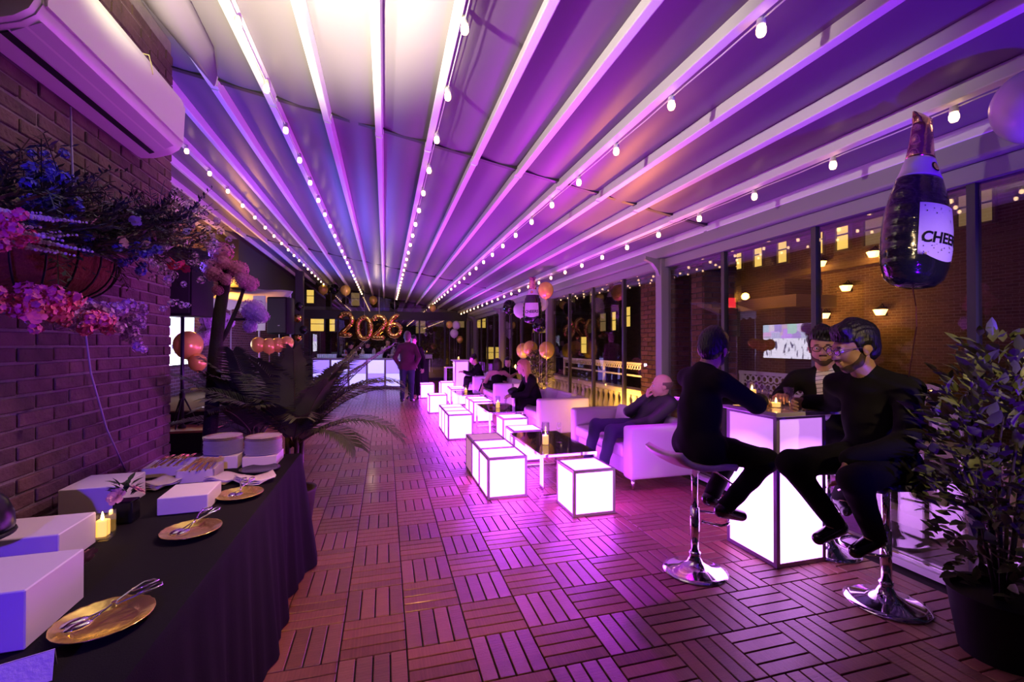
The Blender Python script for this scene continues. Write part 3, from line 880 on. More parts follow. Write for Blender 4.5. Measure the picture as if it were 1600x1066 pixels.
# ------------------------------------------------------------------ sofas (front towards -X)
def sofa(x, y0, y1, lab):
    t = thing('sofa', lab, 'sofa', (x, y0, 0), 0, 'white leather sofas along the glass')
    L = y1 - y0; D = 0.84; A = 0.17
    MB().rbox((D / 2 + 0.02, L / 2, 0.21), (D - 0.04, L - 2 * A - 0.002, 0.18), 0.02, 2).build('base', m_leather, t, smooth=True)
    n = 2; cw = (L - 2 * A) / n
    for k in range(n):
        smooth_angle(MB().rbox((0.335, A + cw * (k + 0.5), 0.37), (0.68, cw - 0.006, 0.14), 0.035, 3).build('seat_cushion', m_leather, t), 60)
    smooth_angle(MB().rbox((D - 0.09, L / 2, 0.39), (0.18, L - 2 * A - 0.002, 0.54), 0.045, 3).build('backrest', m_leather, t), 60)
    R = Matrix.Rotation(0.22, 3, 'Y')
    for k in range(n):
        smooth_angle(MB().rbox((D - 0.21, A + cw * (k + 0.5), 0.55), (0.13, cw - 0.012, 0.30), 0.045, 3, R).build('back_cushion', m_leather, t), 60)
    for s_ in (0, 1):
        smooth_angle(MB().rbox((D / 2, A / 2 if s_ == 0 else L - A / 2, 0.38), (D, A, 0.54), 0.035, 3).build('armrest', m_leather, t), 60)
    for a in (0.06, D - 0.06):
        for b in (0.06, L - 0.06):
            MB().lathe([(0.016, 0.0), (0.022, 0.115)], 10, (a, b, 0)).build('leg', m_chrome, t, smooth=True)
sofa(2.40, 4.13, 5.70, 'white leather sofa with the seated man, nearest the camera')
sofa(2.28, 6.62, 8.20, 'white leather sofa with the blonde woman perched on it')
sofa(2.26, 9.52, 11.05, 'white leather sofa where the bare-backed woman sits')
sofa(2.24, 11.85, 13.2, 'white leather sofa farthest down, with the woman in profile')

# ------------------------------------------------------------------ lit bar table with three stools
bt = thing('bar_table', 'tall lit bar table where the three men sit', 'table', (2.52, 2.46, 0.001))
f_, ps_ = cube_meshes(0.42, 0.46, 1.02, 0.028)
f_.build('frame', M('purple_frame', (0.40, 0.32, 0.46), 0.35, 0.1), bt)
m_tabl = bpy.data.materials.new('table_lit_panel'); m_tabl.use_nodes = True
nt = m_tabl.node_tree; b_ = nt.nodes['Principled BSDF']
b_.inputs['Base Color'].default_value = (0.85, 0.8, 0.85, 1)
# translucent acrylic: brightest where the lamp stands inside, low down
tc = nt.nodes.new('ShaderNodeTexCoord'); vm = nt.nodes.new('ShaderNodeVectorMath'); vm.operation = 'DISTANCE'
vm.inputs[1].default_value = (0.21, 0.23, 0.30)
nt.links.new(tc.outputs['Object'], vm.inputs[0])
mr = nt.nodes.new('ShaderNodeMapRange'); mr.inputs['From Min'].default_value = 0.20; mr.inputs['From Max'].default_value = 0.62
mr.inputs['To Min'].default_value = 7.0; mr.inputs['To Max'].default_value = 0.85
nt.links.new(vm.outputs['Value'], mr.inputs['Value']); nt.links.new(mr.outputs[0], b_.inputs['Emission Strength'])
b_.inputs['Emission Color'].default_value = (0.70, 0.26, 1.0, 1)
for p in ps_: p.build('panel', m_tabl, bt)
MB().rbox((0.26, 0.24, 1.036), (0.66, 0.62, 0.03), 0.005, 2).build('table_top', M('table_top_white', (0.62, 0.52, 0.66), 0.08, coat=0.6), bt)
TZ = 1.053
pillar_candle((2.70, 2.86, TZ), 0.10, 'tall pillar candle in a glass cylinder on the bar table', 0.036, 0.165, 'bar table candles')
pillar_candle((2.66, 2.60, TZ), 0.035, 'low tea light glass on the bar table', 0.036, 0.06, 'bar table candles')
pillar_candle((2.58, 2.88, TZ), 0.035, 'small tea light behind the sleeve on the bar table', 0.036, 0.06, 'bar table candles')
tumbler((2.80, 2.84, TZ), 'tall tumbler beside the pillar candle on the bar table', 'bar table glasses', 0.13, 0.034)
tumbler((2.86, 2.68, TZ), 'tall tumbler nearest the striped shirt on the bar table', 'bar table glasses', 0.13, 0.036)
tumbler((2.70, 2.495, TZ), 'small glass of amber drink gripped on the bar table', 'bar table glasses', 0.075, 0.03, m_drink)

m_seat = M('stool_seat', (0.75, 0.62, 0.62), 0.4)
m_seatd = M('stool_seat_dark', (0.10, 0.09, 0.16), 0.4)
def stool(loc, rz, lab, seatm):
    # faces +X locally, low back at -X
    t = thing('bar_stool', lab, 'bar stool', loc, rz, 'chrome bar stools at the lit table')
    MB().lathe([(0.205, 0.0), (0.205, 0.006), (0.17, 0.016), (0.10, 0.032), (0.05, 0.062), (0.033, 0.10), (0.031, 0.13)], 36).build('base', m_chrome, t, smooth=True)
    MB().lathe([(0.029, 0.13), (0.029, 0.42)], 18).build('column', m_chrome, t, smooth=True)
    MB().lathe([(0.036, 0.105), (0.036, 0.125)], 18).build('collar', m_chrome, t, smooth=True)
    MB().lathe([(0.021, 0.42), (0.021, 0.70)], 14).build('piston', m_chrome, t, smooth=True)
    fr = MB(); pts = [(0.03, -0.03, 0.33)] + [(0.10 + 0.14 * math.sin(a * PI / 10), -0.13 * math.cos(a * PI / 10), 0.33) for a in range(11)] + [(0.03, 0.03, 0.33)]
    fr.tube(pts, 0.009, 8).build('foot_rest', m_chrome, t, smooth=True)
    # curved sheet seat: profile along X
    prof = [(-0.235, 0.815), (-0.225, 0.80), (-0.20, 0.775), (-0.15, 0.745), (-0.08, 0.727), (0.0, 0.722), (0.12, 0.722), (0.17, 0.715), (0.19, 0.695)]
    vs = []; fs = []
    n = len(prof); K = 6
    for (x, z) in prof:
        for b in range(K + 1):
            v = b / K * 2 - 1
            vs.append((x, v * 0.195 * (1 - 0.12 * max(0, abs(x) - 0.15) / 0.08), z + 0.018 * v * v))
    for a in range(n - 1):
        for b in range(K): fs.append((a * (K + 1) + b, (a + 1) * (K + 1) + b, (a + 1) * (K + 1) + b + 1, a * (K + 1) + b + 1))
    o = MB().add(vs, fs).build('seat', seatm, t, smooth=True)
    md = o.modifiers.new('thick', 'SOLIDIFY'); md.thickness = 0.035; md.offset = -1
    MB().lathe([(0.08, 0.695), (0.08, 0.705)], 16).build('seat_plate', m_black, t)
    MB().tube([(0.03, 0.0, 0.69), (0.10, -0.10, 0.66), (0.16, -0.16, 0.60)], 0.006, 6).build('lift_lever', m_chrome, t, smooth=True)
stool((1.98, 2.59, 0.001), 0.05, 'chrome bar stool with pale seat left of the lit table', m_seat)
stool((2.80, 1.97, 0.001), PI - 0.25, 'chrome bar stool with dark seat nearest the leafy shrub', m_seatd)
stool((3.10, 2.58, 0.001), PI + 0.3, 'chrome bar stool half hidden between the lit table and glass', m_seatd)

# ------------------------------------------------------------------ bar counter at the far end
bar = thing('bar_counter', 'long glowing blue bar counter under the gold number balloons', 'bar', (-0.9, 16.30, 0), -0.27)
m_barlit = M('bar_lit_panel', (0.7, 0.75, 0.9), 0.25, emit=(0.28, 0.17, 1.0), estr=1.3)
m_barlit2 = M('bar_lit_panel_bright', (0.7, 0.8, 0.9), 0.25, emit=(0.42, 0.36, 1.0), estr=1.6)
NB = 5; uw = 0.62
for k in range(NB):
    x0 = (k - NB / 2) * uw
    fr = MB()
    for xx in (x0, x0 + uw - 0.035): fr.bx(xx, xx + 0.035, 0, 0.05, 0, 1.0)
    fr.bx(x0 + 0.035, x0 + uw - 0.035, 0, 0.05, 0.96, 1.0); fr.bx(x0 + 0.035, x0 + uw - 0.035, 0, 0.05, 0.0, 0.08)
    fr.build('unit_frame', m_silver, bar)
    MB().bx(x0 + 0.035, x0 + uw - 0.035, 0.01, 0.02, 0.08, 0.50).build('lit_panel', m_barlit if k % 2 else m_barlit2, bar)
    MB().bx(x0 + 0.035, x0 + uw - 0.035, 0.01, 0.02, 0.505, 0.96).build('lit_panel', m_barlit2 if k % 2 else m_barlit, bar)
MB().rbox((0, 0.28, 1.015), (NB * uw + 0.04, 0.60, 0.03), 0.004, 1).build('counter_top', M('bar_top', (0.55, 0.6, 0.75), 0.12), bar)
MB().bx(-NB * uw / 2, NB * uw / 2, 0.52, 0.56, 0.0, 1.0).build('back_panel', m_black, bar)
def on_bar(u, v, z):
    return (-0.9 + u * math.cos(-0.27) - v * math.sin(-0.27), 16.30 + u * math.sin(-0.27) + v * math.cos(-0.27), z)
gl_me = MB().lathe([(0.026, 0), (0.034, 0.13), (0.031, 0.13), (0.024, 0.01)], 10).mesh('highball_glass', M('frosted_glass', (0.75, 0.8, 0.95), 0.15, emit=(0.5, 0.6, 1.0), estr=0.12), True)  # faint blue glow put into the glass as emission
k = 0
for (u0, n) in ((-1.42, 9), (0.02, 11)):
    for i in range(n):
        for r in range(2):
            o = obj('highball_glass', gl_me, None, on_bar(u0 + 0.072 * i, 0.16 + 0.09 * r, 1.031))
            side = 'left' if u0 < -1 else 'right'
            tag(o, f'{ORD[i]} highball glass from the left in the {["front", "back"][r]} row of the {side} bar block', 'glass', f'{side} block of bar glasses')
for i, (u, c, lab) in enumerate([(-0.62, (0.02, 0.03, 0.02), 'dark green bottle on the bar between the glass blocks'), (-0.52, (0.3, 0.12, 0.03), 'amber spirit bottle on the bar between the glass blocks'),
                               (0.95, (0.02, 0.02, 0.03), 'black bottle at the right of the bar'), (1.06, (0.4, 0.4, 0.5), 'clear bottle at the right of the bar'), (1.16, (0.3, 0.15, 0.05), 'brown bottle nearest the right bar end')]):
    t = thing('bottle', lab, 'bottle', on_bar(u, 0.33, 1.031), 0, 'bottles on the bar')
    MB().lathe([(0.034, 0), (0.036, 0.02), (0.036, 0.17), (0.014, 0.225), (0.013, 0.28)], 14).build('glass_body', M(f'bottle{i}', c, 0.08), t, smooth=True)
    MB().lathe([(0.0145, 0.28), (0.0145, 0.31)], 10).build('cap', m_black, t)
    MB().lathe([(0.0366, 0.06), (0.0366, 0.13)], 14).build('label', m_white, t, smooth=True)
t = thing('menu_card', 'small white lit menu card standing on the bar', 'card', on_bar(1.30, 0.15, 1.031), -0.27)
MB().box((0, 0, 0.11), (0.20, 0.006, 0.22), M4=Matrix.Rotation(-0.1, 3, 'X')).build('card', m_white, t)
MB().box((0, 0.03, 0.015), (0.18, 0.07, 0.03)).build('stand', m_clear, t)

# far furniture
t = thing('cocktail_table', 'tall cocktail table draped in a black cloth by the standing man', 'table', (1.0, 14.1, 0))
sk = []
for (r, z) in ((0.30, 0.0), (0.27, 0.5), (0.285, 0.98), (0.31, 1.04), (0.30, 1.05)): sk.append((r, z))
mbx = MB(); n = 40; vs = []; fs = []
for i, (r, z) in enumerate(sk):
    for q in range(n):
        a = 2 * PI * q / n; rr = r * (1 + (0.07 * math.cos(9 * a) if z < 0.9 else 0))
        vs.append((rr * math.cos(a), rr * math.sin(a), z))
for i in range(len(sk) - 1):
    for q in range(n): fs.append((i * n + q, i * n + (q + 1) % n, (i + 1) * n + (q + 1) % n, (i + 1) * n + q))
fs.append(tuple(range((len(sk) - 1) * n, len(sk) * n)))
MB().add(vs, fs).build('cloth', m_blackcloth, t, smooth=True)
MB().lathe([(0.02, 0.02), (0.02, 1.0)], 8).build('pole', m_chrome, t)
t = thing('highboy_table', 'tall lit highboy table with candles far down the lounge', 'table', (1.99, 13.45, 0.001))
f_, ps_ = cube_meshes(0.42, 0.42, 1.0, 0.03)
f_.build('frame', m_silver, t)
for p in ps_: p.build('panel', M('highboy_panel', (0.8, 0.75, 0.85), 0.25, emit=(0.75, 0.25, 1.0), estr=1.3), t)
MB().bx(-0.06, 0.48, -0.06, 0.48, 1.0, 1.03).build('table_top', m_white, t)
pillar_candle((2.12, 13.6, 1.032), 0.06, 'tea light on the far lit highboy table', 0.036, 0.09)
t = thing('side_table', 'slim white side table left of the far highboy', 'table', (1.84, 14.45, 0))
MB().bx(0, 0.42, 0, 0.42, 0.74, 0.77).build('table_top', m_white, t)
for a in (0.02, 0.40):
    for b in (0.02, 0.40): MB().bx(a - 0.018, a + 0.018, b - 0.018, b + 0.018, 0, 0.74).build('leg', m_white, t)
# ------------------------------------------------------------------ people
def nv(v):
    v = np.array(v, float); return v / np.linalg.norm(v)
def frame(fd, up=(0, 0, 1)):
    f = nv(fd); u = np.array(up, float); r = nv(np.cross(f, u)); u = np.cross(r, f)
    return f, r, u
def hand_prims(wr, d, nrm, curl=0.5, side=1):
    wr = np.array(wr, float); d = nv(d); n = np.array(nrm, float); n = nv(n - d * (n @ d)); w_ = np.cross(d, n) * side
    P = []
    offs = (-0.030, -0.010, 0.010, 0.029)
    lens = (0.040, 0.046, 0.043, 0.034)
    for o, l in zip(offs, lens):
        k = wr + d * 0.085 + w_ * o
        P.append(dict(a=wr + d * 0.012 + w_ * o * 0.6, b=k, r=0.015, rb=0.012, k=0.012))
        ang = 0; p = k
        for j, (sl, rr) in enumerate(((l, 0.0098), (l * 0.62, 0.0088), (l * 0.5, 0.0076))):
            ang += curl * (0.8 if j == 0 else 1.0)
            q = p + (d * math.cos(ang) + n * math.sin(ang)) * sl
            P.append(dict(a=p, b=q, r=rr, rb=rr * 0.9, k=0.004)); p = q
    t0 = wr + d * 0.025 - w_ * 0.03
    t1 = t0 + nv(d * 0.7 - w_ * 0.6 + n * 0.35) * 0.04
    t2 = t1 + nv(d * 0.9 - w_ * 0.15 + n * (0.3 + curl * 0.4)) * 0.032
    P += [dict(a=wr + d * 0.015 - w_ * 0.012, b=t0, r=0.016, rb=0.014, k=0.012), dict(a=t0, b=t1, r=0.0125, rb=0.0105, k=0.006), dict(a=t1, b=t2, r=0.010, rb=0.0085, k=0.004)]
    return P
def head_prims(c, f, r, u, s=1.0, female=False):
    c = np.array(c, float)
    def L(a, b, z): return c + (f * a + r * b + u * z) * s
    jw = 0.9 if female else 1.0
    return [
        dict(a=L(-0.012, 0, 0.032), r=0.090 * s, n=r, s=1.16, n2=f, s2=0.93),
        dict(a=L(0.030, 0, -0.018), r=0.066 * s, n=r, s=1.06),
        dict(a=L(0.022, 0.026 * jw, -0.055), b=L(0.022, -0.026 * jw, -0.055), r=0.042 * s),
        dict(a=L(0.052, 0, -0.090), r=0.029 * s * jw),
        dict(a=L(0.030, 0, -0.07), b=L(0.055, 0, -0.085), r=0.04 * s * jw, rb=0.03 * s * jw),
        dict(a=L(0.084, 0.030, 0.024), b=L(0.084, -0.030, 0.024), r=0.012 * s, k=0.015),
        dict(a=L(0.104, 0.032, 0.006), r=0.017 * s, op='-', k=0.012), dict(a=L(0.104, -0.032, 0.006), r=0.017 * s, op='-', k=0.012),
        dict(a=L(0.090, 0, 0.012), b=L(0.110, 0, -0.026), r=0.008 * s, rb=0.0125 * s, k=0.010),
        dict(a=L(0.098, 0.012, -0.030), b=L(0.098, -0.012, -0.030), r=0.009 * s, k=0.008),
        dict(a=L(0.090, 0.016, -0.058), b=L(0.090, -0.016, -0.058), r=0.0075 * s, k=0.006),
        dict(a=L(0.087, 0.013, -0.069), b=L(0.087, -0.013, -0.069), r=0.008 * s, k=0.006),
        dict(a=L(-0.014, 0.080, -0.004), b=L(-0.008, 0.078, -0.022), r=0.026 * s, rb=0.016 * s, n=r, s=2.4, k=0.008),
        dict(a=L(-0.014, -0.080, -0.004), b=L(-0.008, -0.078, -0.022), r=0.026 * s, rb=0.016 * s, n=r, s=2.4, k=0.008),
    ]
def hair_mesh(c, f, r, u, s, style, h):
    c = np.array(c, float)
    def L(a, b, z): return c + (f * a + r * b + u * z) * s
    P = [dict(a=L(-0.016, 0, 0.042), r=0.103 * s, n=r, s=1.16, n2=f, s2=0.93)]
    if style == 'short':
        P += [dict(a=L(0.045, 0.035, 0.108), b=L(0.060, -0.045, 0.112), r=0.032 * s, k=0.03), dict(a=L(-0.02, 0.0, 0.12), b=L(-0.07, 0, 0.08), r=0.045 * s, k=0.04), dict(a=L(-0.06, 0, -0.02), r=0.06 * s, n=r, s=0.95, k=0.03)]
    elif style == 'updo':
        P += [dict(a=L(-0.07, 0, 0.12), r=0.045 * s, k=0.03)]
    elif style == 'long':
        P += [dict(a=L(-0.05, 0.055, 0.02), b=L(-0.035, 0.075, -0.24), r=0.055 * s, rb=0.035 * s, k=0.04), dict(a=L(-0.05, -0.055, 0.02), b=L(-0.035, -0.075, -0.24), r=0.055 * s, rb=0.035 * s, k=0.04),
              dict(a=L(-0.07, 0, 0.02), b=L(-0.09, 0, -0.25), r=0.06 * s, rb=0.045 * s, k=0.04)]
    elif style == 'bob':
        P += [dict(a=L(-0.045, 0.06, 0.02), b=L(-0.03, 0.072, -0.11), r=0.05 * s, rb=0.04 * s, k=0.04), dict(a=L(-0.045, -0.06, 0.02), b=L(-0.03, -0.072, -0.11), r=0.05 * s, rb=0.04 * s, k=0.04), dict(a=L(-0.07, 0, 0.02), b=L(-0.07, 0, -0.12), r=0.065 * s, rb=0.055 * s, k=0.04)]
    low = {'short': -0.085, 'updo': -0.07, 'long': -0.5, 'bob': -0.5, 'balding': -0.06}[style]
    def post(F, X, Y, Z):
        Q = np.stack([X, Y, Z], -1) - c
        a = Q @ f / s; b = Q @ r / s; z = Q @ u / s
        fr = 0.066 if style in ('short',) else 0.06
        if style == 'balding':
            keep = np.maximum(np.maximum(a - 0.0, low - z), z - 0.05)
        else:
            keep = np.minimum(fr - 0.010 + 0.16 * b - z if style == 'short' else fr - z, np.maximum(a - 0.026 - 0.25 * (z - 0.02), -0.020 - z))
            keep = np.minimum(keep, np.maximum(a + (0.036 if style in ('short', 'updo') else 0.01), low - z))
        wave = 0.0022 * np.sin(b * 420 + 30 * a) + 0.0015 * np.sin(z * 160 + b * 300)
        if style == 'balding': F = F + 0.006
        return np.maximum(F + wave, keep * s)
    return sdf_mesh(P, h, 0.02, post, 0.04)

def person(label, J, fd, up=(0, 0, 1), skin=None, hair='short', hairm=None, top=None, legs=None, hero=True, glasses=None, beard=False, hands=None, bulk=1.0, female=False,
           shirt=None, open_front=False, skirt=False, bare=False, hs=1.0, shoes=None, sleeves=None, socks=None, extra=None, open_front_dir=None):
    J = {k: np.array(v, float) for k, v in J.items()}
    base = J['base'] if 'base' in J else np.array([J['pel'][0], J['pel'][1], 0.0])
    f, r, u = frame(fd, up)
    hc = J['head']
    skin = skin or m_skin; top = top or m_suit; legs = legs or m_suit
    vh, vb, vc = (0.005, 0.014, 0.0095) if hero else (0.0095, 0.02, 0.015)
    fw = nv(np.cross(J['shL'] - J['shR'], J['che'] - J['pel']))   # torso depth direction
    dep = 1.35
    B = bulk
    torso = [
        dict(a=J['hipL'], b=J['hipR'], r=0.105 * B, n=fw, s=1.05),
        dict(a=J['pel'] + (J['che'] - J['pel']) * 0.1, b=J['pel'] + (J['che'] - J['pel']) * 0.55, r=0.125 * B, rb=0.135 * B, n=fw, s=1.2),
        dict(a=J['pel'] + (J['che'] - J['pel']) * 0.5, b=J['pel'] + (J['che'] - J['pel']) * 0.88, r=0.135 * B, rb=0.12 * B, n=fw, s=dep),
        dict(a=J['shL'] * 0.86 + J['shR'] * 0.14, b=J['shR'] * 0.86 + J['shL'] * 0.14, r=0.062 * B, n=fw, s=1.05, k=0.06),
        dict(a=J['che'], b=hc - u * 0.10, r=0.060, rb=0.05, k=0.04)]
    def arm(sd, e=0.0, end=1.0):
        w = J['el' + sd] + (J['wr' + sd] - J['el' + sd]) * end
        return [dict(a=J['sh' + sd], b=J['el' + sd], r=0.054 + e, rb=0.043 + e), dict(a=J['el' + sd], b=w, r=0.043 + e, rb=(0.030 if end > 0.97 else 0.033) + e)]
    def leg(sd, e=0.0, end=1.0):
        w = J['kn' + sd] + (J['an' + sd] - J['kn' + sd]) * end
        return [dict(a=J['hip' + sd], b=J['kn' + sd], r=0.083 * B + e, rb=0.058 + e), dict(a=J['kn' + sd], b=w, r=0.058 + e, rb=0.040 + e)]
    neck = [dict(a=hc - u * 0.06 - f * 0.02, b=J['che'] + (hc - J['che']) * 0.15, r=0.054 if not female else 0.045, rb=0.062, k=0.03)]
    body = [dict(p, r=p['r'] - 0.004, rb=p.get('rb', p['r']) - 0.004) for p in torso] + arm('L') + arm('R') + leg('L', -0.006) + leg('R', -0.006) + neck
    for sd in 'LR':
        body.append(dict(a=J['an' + sd], b=J['to' + sd], r=0.036, rb=0.028))
    # one continuous figure: whole body coarse, head and hands fine (the seams lie inside collar and cuffs)
    def cut_head(F, X, Y, Z):
        return F
    parts = [(*sdf_mesh(body, vb, 0.03), 0)]
    hp = head_prims(hc, f, r, u, hs, female) + neck
    parts.append((*sdf_mesh(hp, vh, 0.018), 0))
    hd = hands or {}
    for sd in 'LR':
        dft = dict(d=J['wr' + sd] - J['el' + sd], n=(0, 0, -1), curl=0.45)
        q = {**dft, **hd.get(sd, {})}
        if abs(nv(q['d']) @ nv(q['n'])) > 0.95: q['n'] = fw
        if q.get('skip'): continue
        pr_ = hand_prims(J['wr' + sd], q['d'], q['n'], q['curl'], 1 if sd == 'R' else -1)
        pr_.append(dict(a=J['wr' + sd] - nv(J['wr' + sd] - J['el' + sd]) * 0.05, b=J['wr' + sd] + nv(q['d']) * 0.01, r=0.028, rb=0.022, k=0.012))
        parts.append((*sdf_mesh(pr_, 0.0045 if hero else 0.008, 0.006, None, 0.012), 0))
    o = vf_obj('person', parts, [skin], None, tuple(base))
    tag(o, label, 'person')
    # trousers / jacket / shoes / hair
    e = 0.012
    folds = lambda amp, fq: (lambda F, X, Y, Z: F + amp * np.sin(fq * Z + 0.6 * fq * X + 2 * np.sin(fq * 0.5 * Y)) * np.cos(fq * 0.7 * Y + 0.3 * fq * X))
    if not bare or True:
        if skirt:
            tp = [dict(p, r=p['r'] + e, rb=p.get('rb', p['r']) + e) for p in torso[:2]] + [dict(a=J['hipL'], b=J['knL'] * 0.8 + J['hipL'] * 0.2, r=0.10, rb=0.085), dict(a=J['hipR'], b=J['knR'] * 0.8 + J['hipR'] * 0.2, r=0.10, rb=0.085)]
        else:
            tp = [dict(p, r=p['r'] + e, rb=p.get('rb', p['r']) + e) for p in torso[:1]] + leg('L', e, 0.94) + leg('R', e, 0.94)
        vf_obj('skirt' if skirt else 'trousers', [(*sdf_mesh(tp, vc, 0.03, folds(0.003, 38)), 0)], [legs], o, tuple(base))
    je = 0.02
    tl = torso[:4] if not bare else torso[:2]
    jp = [dict(p, r=p['r'] + je, rb=p.get('rb', p['r']) + je) for p in tl]
    if not bare:
        jp.append(dict(a=J['che'] - (J['che'] - J['pel']) * 0.02, b=J['che'] + (hc - J['che']) * 0.30, r=0.085, rb=0.066, k=0.04))
        if sleeves is None: jp += arm('L', 0.014, 0.97) + arm('R', 0.014, 0.97)
    fr_dir = fw if (fw @ f) > 0 else -fw
    if open_front_dir is not None: fr_dir = nv(open_front_dir)
    if open_front:
        a_ = J['che'] + fr_dir * 0.12 + (hc - J['che']) * 0.25; b_ = J['pel'] + (J['che'] - J['pel']) * 0.25 + fr_dir * 0.17
        jp.append(dict(a=a_, b=b_, r=0.085, rb=0.05, op='-', k=0.01))
    vf_obj('jacket' if not female else 'top', [(*sdf_mesh(jp, vc, 0.03, folds(0.0035, 31)), 0)], [top], o, tuple(base))
    if sleeves is not None and not bare:
        vf_obj('shirt_sleeve', [(*sdf_mesh(arm('L', 0.014, 0.97), vc, 0.02, folds(0.003, 40)), 0)], [sleeves], o, tuple(base))
        vf_obj('shirt_sleeve', [(*sdf_mesh(arm('R', 0.014, 0.97), vc, 0.02, folds(0.003, 40)), 0)], [sleeves], o, tuple(base))
    if shirt:
        sp = [dict(p, r=p['r'] + 0.010, rb=p.get('rb', p['r']) + 0.010) for p in torso[:4]] + [dict(a=J['che'], b=J['che'] + (hc - J['che']) * 0.34, r=0.07, rb=0.062, k=0.03)]
        vf_obj('shirt', [(*sdf_mesh(sp, vc, 0.03), 0)], [shirt], o, tuple(base))
    sh = shoes or m_shoe
    for sd in 'LR':
        dn = np.array([0, 0, -1.0])
        a, t_ = J['an' + sd], J['to' + sd]
        hl = a - nv(t_ - a) * 0.02 + dn * 0.015
        s_ = [dict(a=hl, b=t_, r=0.044, rb=0.036), dict(a=a + (J['kn' + sd] - a) * 0.02, b=a, r=0.043)]
        vf_obj('shoe', [(*sdf_mesh(s_, vc * 0.8, 0.02), 0)], [sh], o, tuple(base))
        if socks:
            k_ = J['kn' + sd]
            vf_obj('sock', [(*sdf_mesh([dict(a=a + (k_ - a) * 0.02, b=a + (k_ - a) * 0.22, r=0.045, rb=0.046)], vc, 0.01), 0)], [socks], o, tuple(base))
    if hair:
        vf_obj('hair', [(*hair_mesh(hc, f, r, u, hs, hair, 0.006 if hero else 0.0095), 0)], [hairm or m_hairb], o, tuple(base))
    if beard:
        bp = [dict(a=hc + (f * 0.022 + r * 0.030 - u * 0.058) * hs, b=hc + (f * 0.022 - r * 0.030 - u * 0.058) * hs, r=0.0425), dict(a=hc + (f * 0.052 - u * 0.090) * hs, r=0.0305),
              dict(a=hc + (f * 0.030 - u * 0.070) * hs, b=hc + (f * 0.055 - u * 0.085) * hs, r=0.042, rb=0.033), dict(a=hc + (f * 0.092 + r * 0.018 - u * 0.047) * hs, b=hc + (f * 0.092 - r * 0.018 - u * 0.047) * hs, r=0.007)]
        for sg in (-1, 1): bp.append(dict(a=hc + (f * 0.045 + r * 0.012 * sg - u * 0.085) * hs, b=hc + (f * 0.000 + r * 0.058 * sg - u * 0.030) * hs, r=0.026, rb=0.019))
        def bpost(F, X, Y, Z):
            Q = np.stack([X, Y, Z], -1) - hc; a = Q @ f; z = Q @ u; b = Q @ r
            k1 = z + 0.050 - 0.7 * np.maximum(0, 0.055 - a)
            k1 = np.maximum(k1, -0.012 - a)
            k1 = np.minimum(k1, np.maximum(np.abs(z + 0.046) - 0.006, 0.07 - a))
            mouth = 0.016 - np.sqrt(((a - 0.095) * 0.8) ** 2 + (b * 0.6) ** 2 + ((z + 0.062) * 1.4) ** 2)
            return np.maximum(np.maximum(F, k1), mouth)
        vf_obj('beard', [(*sdf_mesh(bp, 0.0045, 0.018, bpost), 0)], [m_beard], o, tuple(base))
    if hero and hair:
        for sg in (-1, 1):
            c_ = hc + (f * 0.0835 + r * 0.032 * sg + u * 0.006) * hs
            eb = MB(); eb.mi = 0; eb.ball(tuple(c_ - base), 0.0125, 12)
            e_ = eb.build('eye', m_eye, o, smooth=True)
            MB().ball(tuple(c_ - base + f * 0.0095), 0.0055, 8).build('iris', m_black, e_, smooth=True)
            MB().tube([tuple(hc - base + (f * (0.096 - 0.004 * abs(t_)) + r * (0.032 * sg + 0.016 * t_) + u * (0.030 - 0.004 * t_ * t_)) * hs) for t_ in (-1, -0.5, 0, 0.5, 1)], [0.002, 0.004, 0.0045, 0.004, 0.002], 6).build('eyebrow', m_hairb if hair != 'balding' else m_hairg, o, smooth=True)
    if glasses:
        g_ = MB()
        def L(a, b, z): return tuple(hc - base + (f * a + r * b + u * z) * hs)
        for sg in (-1, 1):
            g_.tube([L(0.108 - 0.003 * abs(math.sin(a)) , 0.033 * sg + 0.025 * math.cos(a), 0.004 + 0.019 * math.sin(a)) for a in [2 * PI * k / 16 for k in range(17)]], 0.0022, 6, False)
            g_.tube([L(0.106, 0.057 * sg, 0.012), L(0.06, 0.080 * sg, 0.013), L(-0.02, 0.084 * sg, 0.008)], 0.002, 6)
        g_.tube([L(0.109, -0.008, 0.008), L(0.113, 0, 0.011), L(0.109, 0.008, 0.008)], 0.002, 6)
        go = g_.build('glasses', glasses, o, smooth=True)
        for sg in (-1, 1):
            lens = MB()
            ring_ = [L(0.108, 0.033 * sg + 0.024 * math.cos(a), 0.004 + 0.018 * math.sin(a)) for a in [2 * PI * k / 16 for k in range(16)]]
            back = [tuple(np.array(p) - f * 0.0015) for p in ring_]
            lens.add(ring_ + back, [tuple(range(16)), tuple(reversed(range(16, 32)))] + [(k, k + 16, (k + 1) % 16 + 16, (k + 1) % 16) for k in range(16)])
            lens.build('lens', m_lens, go)
    return o, base

m_shoe = M('black_shoe', (0.012, 0.011, 0.012), 0.18, coat=0.5)
m_wire = M('wire_frame', (0.10, 0.08, 0.08), 0.4, 0.3)
m_eye = M('eye_white', (0.7, 0.66, 0.62), 0.2)
m_beard = M('beard', (0.085, 0.045, 0.035), 0.7, bump=0.6, bscale=300)
m_denim = M('dark_denim', (0.025, 0.03, 0.065), 0.8, bump=0.15, bscale=300)
m_maroon = M('maroon_coat', (0.10, 0.018, 0.045), 0.8, bump=0.15, bscale=200)
m_shirtw = M('white_shirt', (0.72, 0.70, 0.72), 0.7)
m_sock = M('grey_sock', (0.45, 0.42, 0.50), 0.8)
m_puffer = M('dark_jacket', (0.022, 0.022, 0.03), 0.55, bump=0.15, bscale=150)
